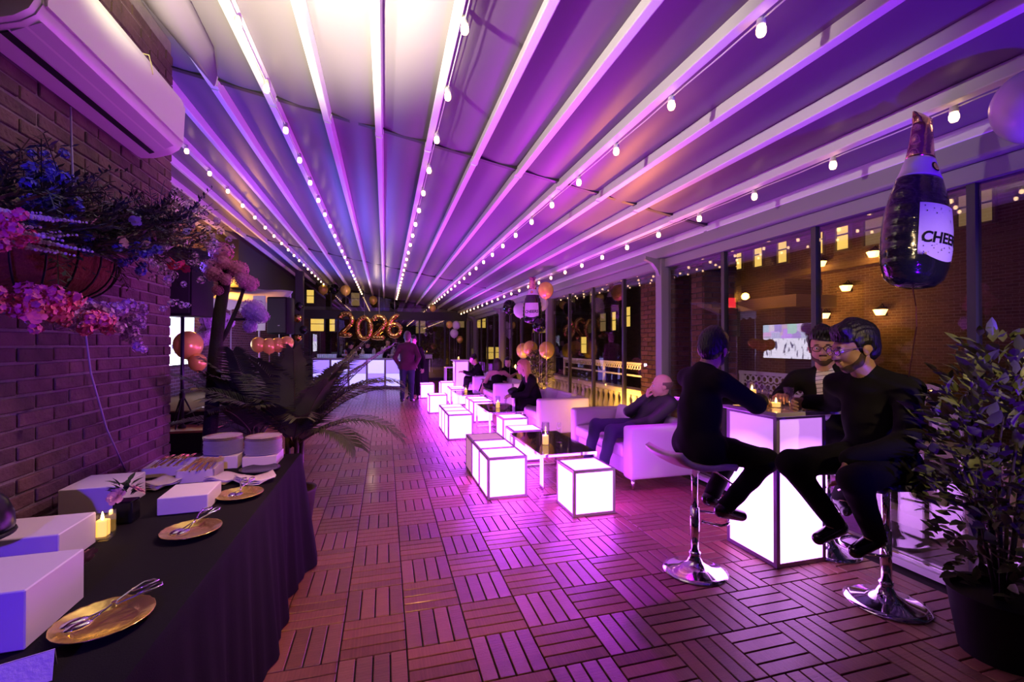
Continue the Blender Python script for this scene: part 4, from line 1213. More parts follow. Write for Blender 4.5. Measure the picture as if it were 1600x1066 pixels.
# striped shirt
m_stripe = bpy.data.materials.new('striped_shirt'); m_stripe.use_nodes = True
nt = m_stripe.node_tree; b_ = nt.nodes['Principled BSDF']; b_.inputs['Roughness'].default_value = 0.75
tc = nt.nodes.new('ShaderNodeTexCoord'); mp = nt.nodes.new('ShaderNodeMapping'); mp.inputs['Rotation'].default_value = (0.15, 0.1, 0)
wv = nt.nodes.new('ShaderNodeTexWave'); wv.bands_direction = 'Z'; wv.inputs['Scale'].default_value = 11.0; wv.inputs['Distortion'].default_value = 1.2; wv.inputs['Detail'].default_value = 1
cr = nt.nodes.new('ShaderNodeValToRGB'); cr.color_ramp.elements[0].position = 0.03; cr.color_ramp.elements[1].position = 0.07
cr.color_ramp.elements[0].color = (0.06, 0.04, 0.05, 1); cr.color_ramp.elements[1].color = (0.75, 0.72, 0.72, 1)
nt.links.new(tc.outputs['Object'], mp.inputs[0]); nt.links.new(mp.outputs[0], wv.inputs['Vector']); nt.links.new(wv.outputs['Fac'], cr.inputs[0]); nt.links.new(cr.outputs[0], b_.inputs['Base Color'])

# man on the left stool, back to the camera, leaning on the table
person('man in a black suit on the left stool, his back to the camera',
       dict(pel=(2.00, 2.60, 0.83), che=(2.05, 2.60, 1.27), head=(2.15, 2.62, 1.455), shL=(2.07, 2.79, 1.26), shR=(2.05, 2.42, 1.26), elL=(2.33, 2.86, 1.11), elR=(2.335, 2.44, 1.105), wrL=(2.56, 2.74, 1.105), wrR=(2.53, 2.60, 1.105),
            hipL=(2.02, 2.69, 0.83), hipR=(2.02, 2.51, 0.83), knL=(2.42, 2.74, 0.745), knR=(2.43, 2.45, 0.735), anL=(2.16, 2.66, 0.44), anR=(2.12, 2.49, 0.425), toL=(2.30, 2.65, 0.375), toR=(2.27, 2.50, 0.365)),
       (0.82, 0.50, -0.28), up=(0.25, 0.1, 1), hands={'R': dict(curl=0.5, n=(0, 0.2, -1)), 'L': dict(curl=0.5)}, glasses=m_wire, socks=m_sock, beard=True, hs=1.06)
# man on the right stool in profile
mb_, bb = person('bearded man in black with glasses, in profile on the right stool',
       dict(pel=(2.76, 1.97, 0.83), che=(2.70, 1.98, 1.27), head=(2.585, 1.985, 1.475), shL=(2.71, 1.78, 1.255), shR=(2.69, 2.18, 1.255), elL=(2.58, 1.715, 0.99), elR=(2.90, 2.36, 1.11), wrL=(2.37, 1.86, 0.89), wrR=(2.76, 2.46, 1.105),
            hipL=(2.74, 1.88, 0.83), hipR=(2.74, 2.06, 0.83), knL=(2.27, 1.745, 0.815), knR=(2.25, 2.10, 0.815), anL=(2.58, 1.87, 0.445), anR=(2.56, 2.07, 0.43), toL=(2.44, 1.87, 0.385), toR=(2.42, 2.07, 0.375)),
       (-0.93, 0.34, -0.22), up=(-0.2, 0.05, 1), glasses=m_wire, beard=True, bulk=1.06, hs=1.08,
       hands={'L': dict(d=(-0.25, 0.05, -1), n=(-0.5, 0.8, 0), curl=0.35), 'R': dict(d=(-0.95, 0.1, -0.05), n=(-0.3, -0.9, -0.3), curl=0.75)}, socks=m_suit)
w_ = MB(); wp = np.array((2.37, 1.86, 0.89)) - bb; wd = nv(np.array((2.37, 1.86, 0.89)) - np.array((2.58, 1.715, 0.99)))
R_ = Vector(wd).to_track_quat('Z', 'Y').to_matrix()
w_.lathe([(0.034, -0.012), (0.036, 0.0), (0.034, 0.012)], 18, tuple(wp - wd * 0.005), M4=R_)
w_.build('watch', m_chrome, mb_, smooth=True)
# man behind the table with the striped shirt
person('man with dark glasses and a striped white shirt under a black jacket',
       dict(pel=(3.14, 2.60, 0.83), che=(3.13, 2.60, 1.25), head=(3.07, 2.585, 1.475), shL=(3.20, 2.44, 1.235), shR=(3.03, 2.77, 1.235), elL=(3.10, 2.36, 1.10), elR=(2.98, 2.86, 1.10), wrL=(2.92, 2.50, 1.10), wrR=(2.86, 2.74, 1.115),
            hipL=(3.12, 2.52, 0.83), hipR=(3.08, 2.68, 0.83), knL=(3.06, 2.22, 0.80), knR=(3.02, 2.28, 0.80), anL=(3.10, 2.40, 0.42), anR=(3.04, 2.44, 0.42), toL=(3.03, 2.30, 0.38), toR=(2.98, 2.35, 0.38)),
       (-0.78, -0.62, -0.10), up=(-0.08, 0, 1), glasses=m_black, beard=True, shirt=m_stripe, open_front=True, hs=1.05, open_front_dir=(-0.85, -0.52, 0))
# man slouched on the near sofa, chin in hand
person('balding man in a dark jacket slouched on the near sofa, chin in hand',
       dict(pel=(2.86, 4.60, 0.55), che=(3.0, 4.52, 0.87), head=(2.97, 4.45, 1.035), shL=(3.02, 4.34, 0.84), shR=(3.0, 4.70, 0.84), elL=(2.78, 4.37, 0.66), elR=(2.72, 4.72, 0.72), wrL=(2.60, 4.55, 0.585), wrR=(2.85, 4.56, 0.90),
            hipL=(2.82, 4.52, 0.54), hipR=(2.82, 4.70, 0.54), knL=(2.36, 4.46, 0.56), knR=(2.34, 4.80, 0.57), anL=(2.24, 4.47, 0.10), anR=(2.22, 4.80, 0.10), toL=(2.10, 4.46, 0.045), toR=(2.085, 4.80, 0.045)),
       (-0.90, 0.42, 0.0), up=(0.05, -0.15, 1), skin=m_skin2, hair='balding', hairm=m_hairg, top=m_puffer, legs=m_denim, bulk=1.12, hs=1.05,
       hands={'L': dict(n=(0, 0, -1), curl=0.5), 'R': dict(d=(0.1, -0.35, 0.9), n=(0.9, -0.3, -0.2), curl=0.9)})

# lounge women
person('blonde woman in a black jacket perched on the second sofa',
       dict(pel=(2.55, 7.58, 0.52), che=(2.42, 7.58, 0.90), head=(2.31, 7.60, 1.10), shL=(2.43, 7.42, 0.885), shR=(2.43, 7.75, 0.885), elL=(2.30, 7.36, 0.66), elR=(2.32, 7.80, 0.66), wrL=(2.10, 7.50, 0.62), wrR=(2.12, 7.68, 0.62),
            hipL=(2.52, 7.50, 0.52), hipR=(2.52, 7.67, 0.52), knL=(2.28, 7.48, 0.545), knR=(2.28, 7.70, 0.545), anL=(2.225, 7.50, 0.10), anR=(2.225, 7.70, 0.10), toL=(2.20, 7.49, 0.045), toR=(2.20, 7.70, 0.045)),
       (-0.95, 0.25, -0.15), skin=m_skin2, hair='long', hairm=m_hairbl, hero=False, female=True, bulk=0.88)
person('dark-haired woman in profile on the farthest sofa looking down at her hands',
       dict(pel=(2.55, 12.35, 0.52), che=(2.45, 12.33, 0.88), head=(2.33, 12.30, 1.07), shL=(2.46, 12.17, 0.87), shR=(2.46, 12.49, 0.87), elL=(2.28, 12.13, 0.68), elR=(2.30, 12.52, 0.68), wrL=(2.08, 12.26, 0.74), wrR=(2.08, 12.40, 0.74),
            hipL=(2.52, 12.27, 0.52), hipR=(2.52, 12.43, 0.52), knL=(2.16, 12.25, 0.55), knR=(2.16, 12.45, 0.55), anL=(2.09, 12.25, 0.10), anR=(2.09, 12.45, 0.10), toL=(2.06, 12.25, 0.045), toR=(2.06, 12.45, 0.045)),
       (-0.95, -0.1, -0.3), skin=m_skin2, hair='updo', hero=False, female=True, bulk=0.85)
person('woman in a backless black dress seated with her back to the camera',
       dict(pel=(2.52, 10.35, 0.52), che=(2.52, 10.37, 0.84), head=(2.53, 10.40, 1.03), shL=(2.36, 10.37, 0.83), shR=(2.70, 10.37, 0.83), elL=(2.28, 10.50, 0.62), elR=(2.86, 10.42, 0.72), wrL=(2.30, 10.70, 0.58), wrR=(3.02, 10.55, 0.78),
            hipL=(2.44, 10.35, 0.52), hipR=(2.60, 10.36, 0.52), knL=(2.30, 10.70, 0.54), knR=(2.42, 10.74, 0.54), anL=(2.12, 10.76, 0.10), anR=(2.10, 10.62, 0.10), toL=(2.02, 10.80, 0.045), toR=(1.99, 10.66, 0.045), base=(2.52, 10.35, 0)),
       (-0.15, 0.97, -0.1), skin=m_skin2, hair='bob', hairm=M('dark_brown_hair', (0.03, 0.014, 0.012), 0.45, bump=0.5, bscale=120, stretch=(1, 1, 0.15)), hero=False, female=True, bulk=0.86, bare=True, skirt=True)
person('smiling woman facing the camera beside the bare-backed woman',
       dict(pel=(2.80, 10.78, 0.52), che=(2.88, 10.80, 0.86), head=(2.90, 10.78, 1.05), shL=(3.04, 10.80, 0.85), shR=(2.73, 10.76, 0.85), elL=(3.06, 10.72, 0.65), elR=(2.66, 10.68, 0.66), wrL=(2.92, 10.60, 0.62), wrR=(2.72, 10.52, 0.62),
            hipL=(2.86, 10.74, 0.52), hipR=(2.72, 10.80, 0.52), knL=(2.36, 10.84, 0.545), knR=(2.34, 10.92, 0.545), anL=(2.17, 10.86, 0.10), anR=(2.15, 10.94, 0.10), toL=(2.07, 10.86, 0.045), toR=(2.05, 10.94, 0.045)),
       (-0.3, -0.95, 0.0), skin=m_skin2, hair='bob', hero=False, female=True, bulk=0.85)

def standing(label, x, y, h, yaw, top, legs, skin, hair='short', hairm=None, lean=0.0, arms='down', sleeves=None, look=None, female=False, bulk=1.0, shirt=None, open_front=False):
    s = h / 1.75
    c, sn = math.cos(yaw), math.sin(yaw)          # facing direction
    F = np.array((c, sn, 0)); Lf = np.array((-sn, c, 0)); P = np.array((x, y, 0)); U = np.array((0, 0, 1.0))
    def q(a, b, z): return P + (F * a + Lf * b + U * z) * s
    J = dict(pel=q(0, 0, 0.95), che=q(0.02 + lean, 0, 1.40 - lean * 0.3), head=q(0.04 + lean * 1.4, 0, 1.625 - lean * 0.5), shL=q(0.01 + lean, 0.185, 1.39 - lean * 0.3), shR=q(0.01 + lean, -0.185, 1.39 - lean * 0.3),
             hipL=q(0, 0.09, 0.92), hipR=q(0, -0.09, 0.92), knL=q(0.02, 0.11, 0.50), knR=q(0.03, -0.10, 0.50), anL=q(-0.02, 0.12, 0.09), anR=q(0.0, -0.11, 0.09), toL=q(0.14, 0.15, 0.04), toR=q(0.16, -0.14, 0.04))
    if arms == 'down':
        J.update(elL=q(-0.03, 0.25, 1.11), elR=q(-0.03, -0.25, 1.11), wrL=q(0.05, 0.26, 0.86), wrR=q(0.05, -0.26, 0.86))
    elif arms == 'work':
        J.update(elL=q(0.10 + lean, 0.24, 1.13), elR=q(0.10 + lean, -0.24, 1.13), wrL=q(0.34 + lean, 0.12, 1.12), wrR=q(0.34 + lean, -0.12, 1.12))
    elif arms == 'face':
        J.update(elL=q(0.16, 0.24, 1.15), elR=q(0.22 + lean, -0.20, 1.20), wrL=q(0.36, 0.10, 1.12), wrR=q(0.17 + lean, -0.07, 1.44))
    elif arms == 'pocket':
        J.update(elL=q(-0.10, 0.29, 1.13), elR=q(-0.10, -0.29, 1.13), wrL=q(0.06, 0.20, 0.93), wrR=q(0.06, -0.20, 0.93))
    lk = look if look is not None else F
    person(label, J, lk, skin=skin, hair=hair, hairm=hairm, top=top, legs=legs, hero=False, female=female, bulk=bulk, sleeves=sleeves, shirt=shirt, open_front=open_front, hs=s * 1.02)
standing('man in a maroon jacket and jeans standing with his back to the camera', 0.54, 11.9, 1.80, 1.45, m_maroon, m_denim, m_skin2, arms='pocket', hairm=m_hairg, bulk=1.18)
standing('person in dark clothes facing the man in the maroon jacket', 0.76, 12.75, 1.72, -1.9, m_suit, m_suit, m_skin2, hairm=m_hairb)
m_vest = M('black_vest', (0.012, 0.012, 0.016), 0.7)
standing('bartender in a black vest, leftmost behind the bar', -1.28, 17.32, 1.62, -1.0, m_vest, m_suit, m_skin2, lean=0.12, arms='work', sleeves=m_shirtw, look=np.array((0.8, -0.6, -0.5)))
standing('bartender in a black vest bending over the middle of the bar', -0.52, 17.12, 1.68, -1.9, m_vest, m_suit, m_skin2, lean=0.14, arms='work', sleeves=m_shirtw, look=np.array((0.5, -0.8, -0.6)))
standing('bartender touching his face at the right of the bar', 0.10, 17.0, 1.70, -1.7, m_vest, m_suit, m_skin2, lean=0.03, arms='face', sleeves=m_shirtw)
# ------------------------------------------------------------------ air conditioner on the brick wall
ac = thing('air_conditioner', 'white wall-mounted air conditioner on the near brick wall', 'air conditioner', (-1.436, 2.03, 2.63))
m_ac = M('ac_plastic', (0.76, 0.72, 0.70), 0.35)
prof = [(0.0, 0.40), (0.19, 0.40), (0.225, 0.375), (0.235, 0.33), (0.225, 0.115), (0.205, 0.075), (0.16, 0.04), (0.08, 0.01), (0.0, 0.0)]
n = len(prof); L_ = 1.24
def extr(prof, y0, y1, taper=0.0):
    m = MB(); n = len(prof)
    vs = [(x, y0, z) for x, z in prof] + [(x, y1, z) for x, z in prof]
    m.add(vs, [tuple(reversed(range(n))), tuple(range(n, 2 * n))] + [(i, (i + 1) % n, (i + 1) % n + n, i + n) for i in range(n)])
    return m
smooth_angle(extr(prof, 0.03, L_ - 0.03).build('body', m_ac, ac), 28)
smooth_angle(extr([(x * 0.98, z * 0.985 + 0.003) for x, z in prof], 0, 0.0295).build('end_cap', m_ac, ac), 28)
smooth_angle(extr([(x * 0.98, z * 0.985 + 0.003) for x, z in prof], L_ - 0.0295, L_).build('end_cap', m_ac, ac), 28)
smooth_angle(extr([(0.236, 0.335), (0.246, 0.325), (0.236, 0.115), (0.228, 0.112)], 0.035, L_ - 0.035).build('front_panel', m_ac, ac), 20)
smooth_angle(extr([(0.20, 0.068), (0.206, 0.066), (0.115, 0.016), (0.11, 0.022)], 0.06, L_ - 0.09).build('louver', M('ac_louver', (0.62, 0.58, 0.60), 0.35), ac), 20)
extr([(0.105, 0.018), (0.109, 0.014), (0.083, 0.003), (0.079, 0.008)], 0.06, L_ - 0.09).build('vent_slot', m_black, ac)
MB().tube([(0.15, L_ * 0.62, 0.402), (0.24, L_ * 0.62, 0.385), (0.25, L_ * 0.622, 0.34), (0.255, L_ * 0.626, 0.29)], 0.003, 5).build('cable_tie', M('tie', (0.7, 0.6, 0.3), 0.5), ac)

wc = tag(MB().tube([(-1.432, 2.62, 2.62), (-1.43, 2.64, 2.2), (-1.428, 2.70, 1.7), (-1.428, 2.78, 1.35), (-1.43, 2.92, 1.05), (-1.428, 3.10, 0.78)], 0.004, 6).build('wall_cable', M('pale_cable', (0.45, 0.40, 0.45), 0.5), smooth=True), 'thin pale cable running down the near brick wall', 'cable')

# ------------------------------------------------------------------ buffet table with black cloth
TX0, TX1, TY0, TY1, TT = -1.375, -0.555, 0.35, 3.39, 0.755
bf = thing('buffet_table', 'long buffet table under a floor-length black cloth', 'table', ((TX0 + TX1) / 2, 1.9, 0))
ox, oy = (TX0 + TX1) / 2, 1.9
MB().bx(TX0 + 0.02 - ox, TX1 - 0.02 - ox, TY0 + 0.02 - oy, TY1 - 0.02 - oy, 0.71, 0.742).build('table_board', M('plywood', (0.35, 0.22, 0.12), 0.6), bf)
for x in (TX0 + 0.08, TX1 - 0.08):
    for y in (TY0 + 0.15, TY1 - 0.15):
        MB().lathe([(0.016, 0), (0.016, 0.71)], 10, (x - ox, y - oy, 0)).build('leg', m_chrome, bf)
cl = MB()
# perimeter loop with soft folds below the edge
per = []
def seg(a, b, n):
    return [(a[0] + (b[0] - a[0]) * i / n, a[1] + (b[1] - a[1]) * i / n) for i in range(n)]
cs = [(TX0, TY0), (TX1, TY0), (TX1, TY1), (TX0, TY1)]
nrm = [(0, -1), (1, 0), (0, 1), (-1, 0)]
loop = []
for k in range(4):
    for i, p in enumerate(seg(cs[k], cs[(k + 1) % 4], 90 if k in (1, 3) else 30)):
        tcn = i / (90 if k in (1, 3) else 30)
        nn = nrm[k]
        if i == 0: nn = ((nrm[k][0] + nrm[k - 1][0]) * 0.9, (nrm[k][1] + nrm[k - 1][1]) * 0.9)
        if k == 0 and i == 0: nn = (0, -1)
        if k == 3: nn = (0, 1) if i == 0 else (0, 0)
        loop.append((p, nn, tcn, k))
zs = [0.755, 0.745, 0.70, 0.55, 0.35, 0.15, 0.012]
n = len(loop); vs = []; fs = []
for zi, z in enumerate(zs):
    dp = (0.755 - z) / 0.755
    for i, (p, nn, tcn, k) in enumerate(loop):
        s_ = i * 0.034
        if k == 3: amp = 0
        else: amp = dp * (0.016 * math.sin(s_ * 19) + 0.012 * math.sin(s_ * 41 + 1) + 0.02 * math.sin(s_ * 6.5))
        cor = 0.05 * dp * math.exp(-((tcn - 1) * 12) ** 2) + 0.05 * dp * math.exp(-(tcn * 12) ** 2) if k != 3 else 0
        off = (0.0 if zi == 0 else 0.004) + 0.035 * dp * (k != 3) + amp * 0.8 + cor
        vs.append((p[0] + nn[0] * off - ox, p[1] + nn[1] * off - oy, z))
for a in range(len(zs) - 1):
    for i in range(n): fs.append((a * n + i, (a + 1) * n + i, (a + 1) * n + (i + 1) % n, a * n + (i + 1) % n))
# top sheet as a grid
cl.add(vs, fs)
tv = []; tf = []; NX, NY = 12, 40
for a in range(NX + 1):
    for b in range(NY + 1):
        x = TX0 + (TX1 - TX0) * a / NX; y = TY0 + (TY1 - TY0) * b / NY
        tv.append((x - ox, y - oy, 0.755))
for a in range(NX):
    for b in range(NY): tf.append((a * (NY + 1) + b, (a + 1) * (NY + 1) + b, (a + 1) * (NY + 1) + b + 1, a * (NY + 1) + b + 1))
cl.add(tv, tf)
cl.build('tablecloth', m_blackcloth, bf, smooth=True)
smo = M('riser_white', (0.78, 0.76, 0.76), 0.45)
def riser(x, y, w_, d_, h_, rz, lab):
    t = thing('riser_box', lab, 'box', (x, y, 0.757), rz, 'white riser boxes on the buffet')
    MB().rbox((0, 0, h_ / 2), (w_, d_, h_), 0.003, 1).build('box_body', smo, t)
riser(-1.055, 1.50, 0.42, 0.24, 0.145, 0.03, 'large white riser box at the near left of the buffet')
riser(-1.21, 1.955, 0.34, 0.215, 0.115, 0.03, 'white riser box behind the tea candle roses, second from the camera')
riser(-1.245, 2.53, 0.22, 0.24, 0.115, 0.02, 'white riser box against the brick wall behind the flower vase')
riser(-0.86, 2.42, 0.19, 0.21, 0.075, 0.05, 'low white riser box between the two far gold platters')
riser(-0.955, 3.17, 0.21, 0.20, 0.075, 0.0, 'white riser box under the left stack of plates')
riser(-0.735, 3.18, 0.19, 0.20, 0.060, 0.0, 'white riser box under the right stack of plates')
def tray(x, y, w_, d_, h_, rz, lab, mat):
    t = thing('cutlery_tray', lab, 'tray', (x, y, 0.757), rz, 'cutlery trays on the buffet')
    b = MB().bx(-w_ / 2, w_ / 2, -d_ / 2, d_ / 2, 0, 0.006); b.build('base', mat, t)
    for (a0, a1, b0, b1) in ((-w_ / 2, w_ / 2, -d_ / 2, -d_ / 2 + 0.008), (-w_ / 2, w_ / 2, d_ / 2 - 0.008, d_ / 2), (-w_ / 2, -w_ / 2 + 0.008, -d_ / 2, d_ / 2), (w_ / 2 - 0.008, w_ / 2, -d_ / 2, d_ / 2)):
        MB().bx(a0, a1, b0, b1, 0.006, h_).build('wall', mat, t)
tray(-0.985, 2.90, 0.18, 0.17, 0.065, 0.03, 'white open tray full of gold forks', smo)
tray(-1.20, 3.10, 0.22, 0.22, 0.05, 0.1, 'white open tray of cutlery against the brick wall', smo)
fk = MB()
fk.tube([(0, -0.09, 0.0), (0, 0.03, 0.004), (0, 0.05, 0.0)], [0.0035, 0.0025, 0.003], 6)
fk.rbox((0, 0.065, 0.0), (0.018, 0.035, 0.003), 0.001, 1)
for k in range(4): fk.box((-0.007 + 0.0047 * k, 0.097, 0.0), (0.0025, 0.035, 0.002))
fork_me = fk.mesh('fork', m_goldplate)
for k in range(12):
    o = obj('gold_fork', fork_me, None, (-1.045 + 0.011 * k, 2.90 + rng.uniform(-0.01, 0.02), 0.826 + 0.004 * (k % 3)), (0.10, rng.uniform(-0.3, 0.3), rng.uniform(-0.15, 0.1)))
    tag(o, f'{ORD[k]} gold fork from the left in the white open tray', 'fork', 'gold forks in the tray')
for k in range(8):
    o = obj('gold_fork', fork_me, None, (-1.27 + 0.018 * k, 3.11 + rng.uniform(-0.01, 0.02), 0.812 + 0.004 * (k % 2)), (0.08, 0, rng.uniform(-0.2, 0.1)))
    tag(o, f'{ORD[k]} gold fork from the left in the tray against the brick wall', 'fork', 'forks in the wall tray')
def napkin(x, y, w_, d_, h_, rz, lab, fan=False):
    t = thing('napkin_stack', lab, 'napkins', (x, y, 0.757), rz, 'folded napkins on the buffet')
    for k in range(4):
        m = MB(); vs = []; fs = []; N = 6
        for a in range(N + 1):
            for b in range(N + 1):
                u = a / N - 0.5; v = b / N - 0.5
                z = h_ * (k + 1) / 4 + 0.006 * math.sin(5 * u + k) + (0.02 * abs(u) * 2 if fan else 0.004 * math.cos(7 * v + k))
                vs.append((u * w_ * (1 + 0.25 * v * fan) + 0.004 * k, v * d_ + 0.003 * k, max(0.002, z)))
        for a in range(N):
            for b in range(N): fs.append((a * (N + 1) + b, (a + 1) * (N + 1) + b, (a + 1) * (N + 1) + b + 1, a * (N + 1) + b + 1))
        o = m.add(vs, fs).build('napkin', m_nap, t, smooth=True)
        md = o.modifiers.new('t', 'SOLIDIFY'); md.thickness = 0.002
m_nap = M('paper_napkin', (0.74, 0.70, 0.70), 0.8, bump=0.2, bscale=80)
napkin(-1.14, 2.78, 0.13, 0.13, 0.03, -0.5, 'folded napkins and gold knives by the wall, left of the fork tray')
napkin(-0.85, 2.80, 0.15, 0.12, 0.025, -0.5, 'folded napkins in front of the fork tray')
napkin(-0.67, 2.73, 0.17, 0.13, 0.018, 0.5, 'fanned white paper napkins nearest the table edge', True)
# silver serving tray behind
t = thing('serving_tray', 'shallow dark serving tray in front of the right plate stack', 'tray', (-0.71, 2.99, 0.757))
MB().lathe([(0.085, 0.0), (0.11, 0.012), (0.107, 0.014), (0.083, 0.004)], 28).build('dish', M('dark_metal', (0.06, 0.05, 0.07), 0.2, 0.8), t, smooth=True)
# plates
pl = MB().lathe([(0.055, 0.0), (0.075, 0.002), (0.105, 0.008), (0.105, 0.0095), (0.074, 0.0045), (0.001, 0.0035)], 32)
plate_me = pl.mesh('plate', M('white_plate', (0.76, 0.74, 0.74), 0.25), True)
rim_me = MB().lathe([(0.1035, 0.0088), (0.1056, 0.0082), (0.1056, 0.0098), (0.1035, 0.0099), (0.1035, 0.0088)], 32, cap=False).mesh('gold_rim', m_goldplate, True)
for (x, y, z0, side) in ((-0.955, 3.17, 0.835, 'left'), (-0.735, 3.18, 0.820, 'right')):
    for k in range(15):
        p = obj('dinner_plate', plate_me, None, (x + rng.uniform(-0.002, 0.002), y + rng.uniform(-0.002, 0.002), z0 + 0.0068 * k))
        tag(p, ('topmost' if k == 14 else ORD[14 - k]) + (f' white plate of the {side} plate stack' if k == 14 else f' white plate from the top of the {side} plate stack'), 'plate', f'plates in the {side} stack')
        if k > 11: obj('rim', rim_me, p)
# platters with tongs
def platter(x, y, r, lab, tlab, ta):
    t = thing('gold_platter', lab, 'platter', (x, y, 0.757), 0, 'gold platters on the buffet')
    m = MB(); n = 48; vs = []; fs = []
    pr_ = [(0.001, 0.004), (r * 0.6, 0.004), (r * 0.66, 0.006), (r * 0.74, 0.014), (r * 0.98, 0.020), (r, 0.022), (r, 0.019), (r * 0.74, 0.010), (r * 0.64, 0.0), (0.001, 0.0)]
    for (rr, z) in pr_:
        for q in range(n):
            a = 2 * PI * q / n
            k = 1 + (0.008 * math.cos(a * 20) if rr > r * 0.9 else 0)
            vs.append((rr * k * math.cos(a), rr * k * math.sin(a), z + (0.0009 * math.cos(a * 20) if rr > r * 0.7 else 0)))
    for i in range(len(pr_) - 1):
        for q in range(n): fs.append((i * n + q, i * n + (q + 1) % n, (i + 1) * n + (q + 1) % n, (i + 1) * n + q))
    m.add(vs, fs).build('dish', m_goldplate, t, smooth=True)
    tg = thing('serving_tongs', tlab, 'tongs', (x, y, 0.757), ta, 'tongs on the gold platters')
    for s_ in (-1, 1):
        # scissor-style: loop handle, crossing arm, spoon end
        MB().tube([(-0.03, -0.012 * s_, 0.03), (0.02, 0.0, 0.045 + 0.003 * s_), (0.065, 0.022 * s_, 0.055), (0.10, 0.034 * s_, 0.06), (0.12, 0.026 * s_, 0.06), (0.125, 0.012 * s_, 0.06), (0.11, 0.008 * s_, 0.059), (0.065, 0.016 * s_, 0.055)], 0.0028, 6).build('handle', m_chrome, tg, smooth=True)
        o = MB().ball((-0.055, -0.014 * s_, 0.03), 0.022, 12, (1.4, 0.8, 0.35)).build('spoon_end', m_chrome, tg, smooth=True)
    MB().lathe([(0.006, 0.038), (0.006, 0.052)], 10, (0.02, 0, 0)).build('rivet', m_chrome, tg)
platter(-0.715, 1.455, 0.108, 'gold platter nearest the camera on the buffet', 'silver tongs resting on the nearest gold platter', 0.75)
platter(-0.73, 2.06, 0.103, 'gold platter in the middle of the three on the buffet', 'silver tongs resting on the middle gold platter', 1.2)
platter(-0.68, 2.49, 0.103, 'gold platter farthest down the buffet by the napkins', 'silver tongs resting on the farthest gold platter', 1.5)
# votive candle
t = thing('votive_candle', 'lit votive candle in a square glass on the buffet', 'candle', (-1.04, 2.10, 0.757))
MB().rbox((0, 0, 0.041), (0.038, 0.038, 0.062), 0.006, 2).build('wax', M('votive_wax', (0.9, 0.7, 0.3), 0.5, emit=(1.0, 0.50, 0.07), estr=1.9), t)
MB().lathe([(0.001, 0.071), (0.006, 0.078), (0.004, 0.090), (0.001, 0.102)], 8).build('flame', m_flame, t, smooth=True)
g_ = MB(); g_.bx(-0.03, 0.03, -0.03, 0.03, 0.0, 0.008)
for (a, b, c, d) in ((-0.03, 0.03, -0.03, -0.026), (-0.03, 0.03, 0.026, 0.03), (-0.03, -0.026, -0.026, 0.026), (0.026, 0.03, -0.026, 0.026)): g_.bx(a, b, c, d, 0.008, 0.10)
g_.build('glass', m_clear, t)
lamp('votive_light', 'POINT', (-1.04, 2.10, 0.885), (1.0, 0.5, 0.1), 0.07, 0.02)

# flowers
def petal_bloom(r, n, layers, cup=0.5, seedv=0):
    m = MB(); rr = random.Random(seedv)
    for l in range(layers):
        R = r * (1 - l / (layers + 0.6)); up = 0.2 + cup * l
        for k in range(n):
            a = 2 * PI * (k + 0.5 * l) / n + rr.uniform(-0.15, 0.15)
            ca, sa = math.cos(a), math.sin(a); w_ = R * 1.9 / n * 1.25
            def P(u, v, z): return (ca * u - sa * v, sa * u + ca * v, z)
            m.add([P(0, 0, 0), P(R * 0.5, -w_ * 1.05, R * 0.18 * (1 + up)), P(R * 0.55, 0, R * 0.08 * (1 + up)), P(R * 0.5, w_ * 1.05, R * 0.18 * (1 + up)), P(R * 0.92, -w_ * 0.85, R * 0.4 * up), P(R * 1.06, 0, R * 0.5 * up), P(R * 0.92, w_ * 0.85, R * 0.4 * up)],
                  [(0, 1, 2), (0, 2, 3), (1, 4, 5, 2), (2, 5, 6, 3)])
    return m
m_rose = M('dusty_rose', (0.62, 0.36, 0.32), 0.7, var=0.25, vscale=8)
m_pinkrose = M('pink_rose', (0.80, 0.42, 0.44), 0.7, var=0.2, vscale=8)
m_hotpink = M('hot_pink_petal', (0.80, 0.10, 0.28), 0.6, var=0.25, vscale=8)
m_lilac = M('lilac_petal', (0.55, 0.28, 0.62), 0.65, var=0.25, vscale=8)
m_palepet = M('pale_petal', (0.70, 0.58, 0.62), 0.65, var=0.2, vscale=8)
m_blue = M('blue_flower', (0.10, 0.09, 0.45), 0.65, var=0.3, vscale=8)
m_red = M('red_petal', (0.65, 0.03, 0.06), 0.6, var=0.2, vscale=8)
rose_me = petal_bloom(0.035, 6, 5, 0.55, 1).mesh('rose', m_rose, True)
prose_me = petal_bloom(0.036, 6, 5, 0.55, 2).mesh('rose', m_pinkrose, True)
def leaf_mesh(name, l, w_, mat, fold=0.25, seg_=3):
    vs = []; fs = []
    for i in range(seg_ + 1):
        t = i / seg_; ww = w_ / 2 * math.sin(PI * min(0.97, max(0.03, t ** 0.8))); z = -0.18 * l * t * t
        vs += [(l * t, -ww, z + fold * ww), (l * t, 0, z), (l * t, ww, z + fold * ww)]
    for i in range(seg_):
        a = i * 3; b = a + 3
        fs += [(a, a + 1, b + 1, b), (a + 1, a + 2, b + 2, b + 1)]
    return MB().add(vs, fs).mesh(name, mat, True)
leaf_big = leaf_mesh('leaf', 0.075, 0.038, m_leaf)
leaf_small = leaf_mesh('leaf', 0.035, 0.016, m_leafd)
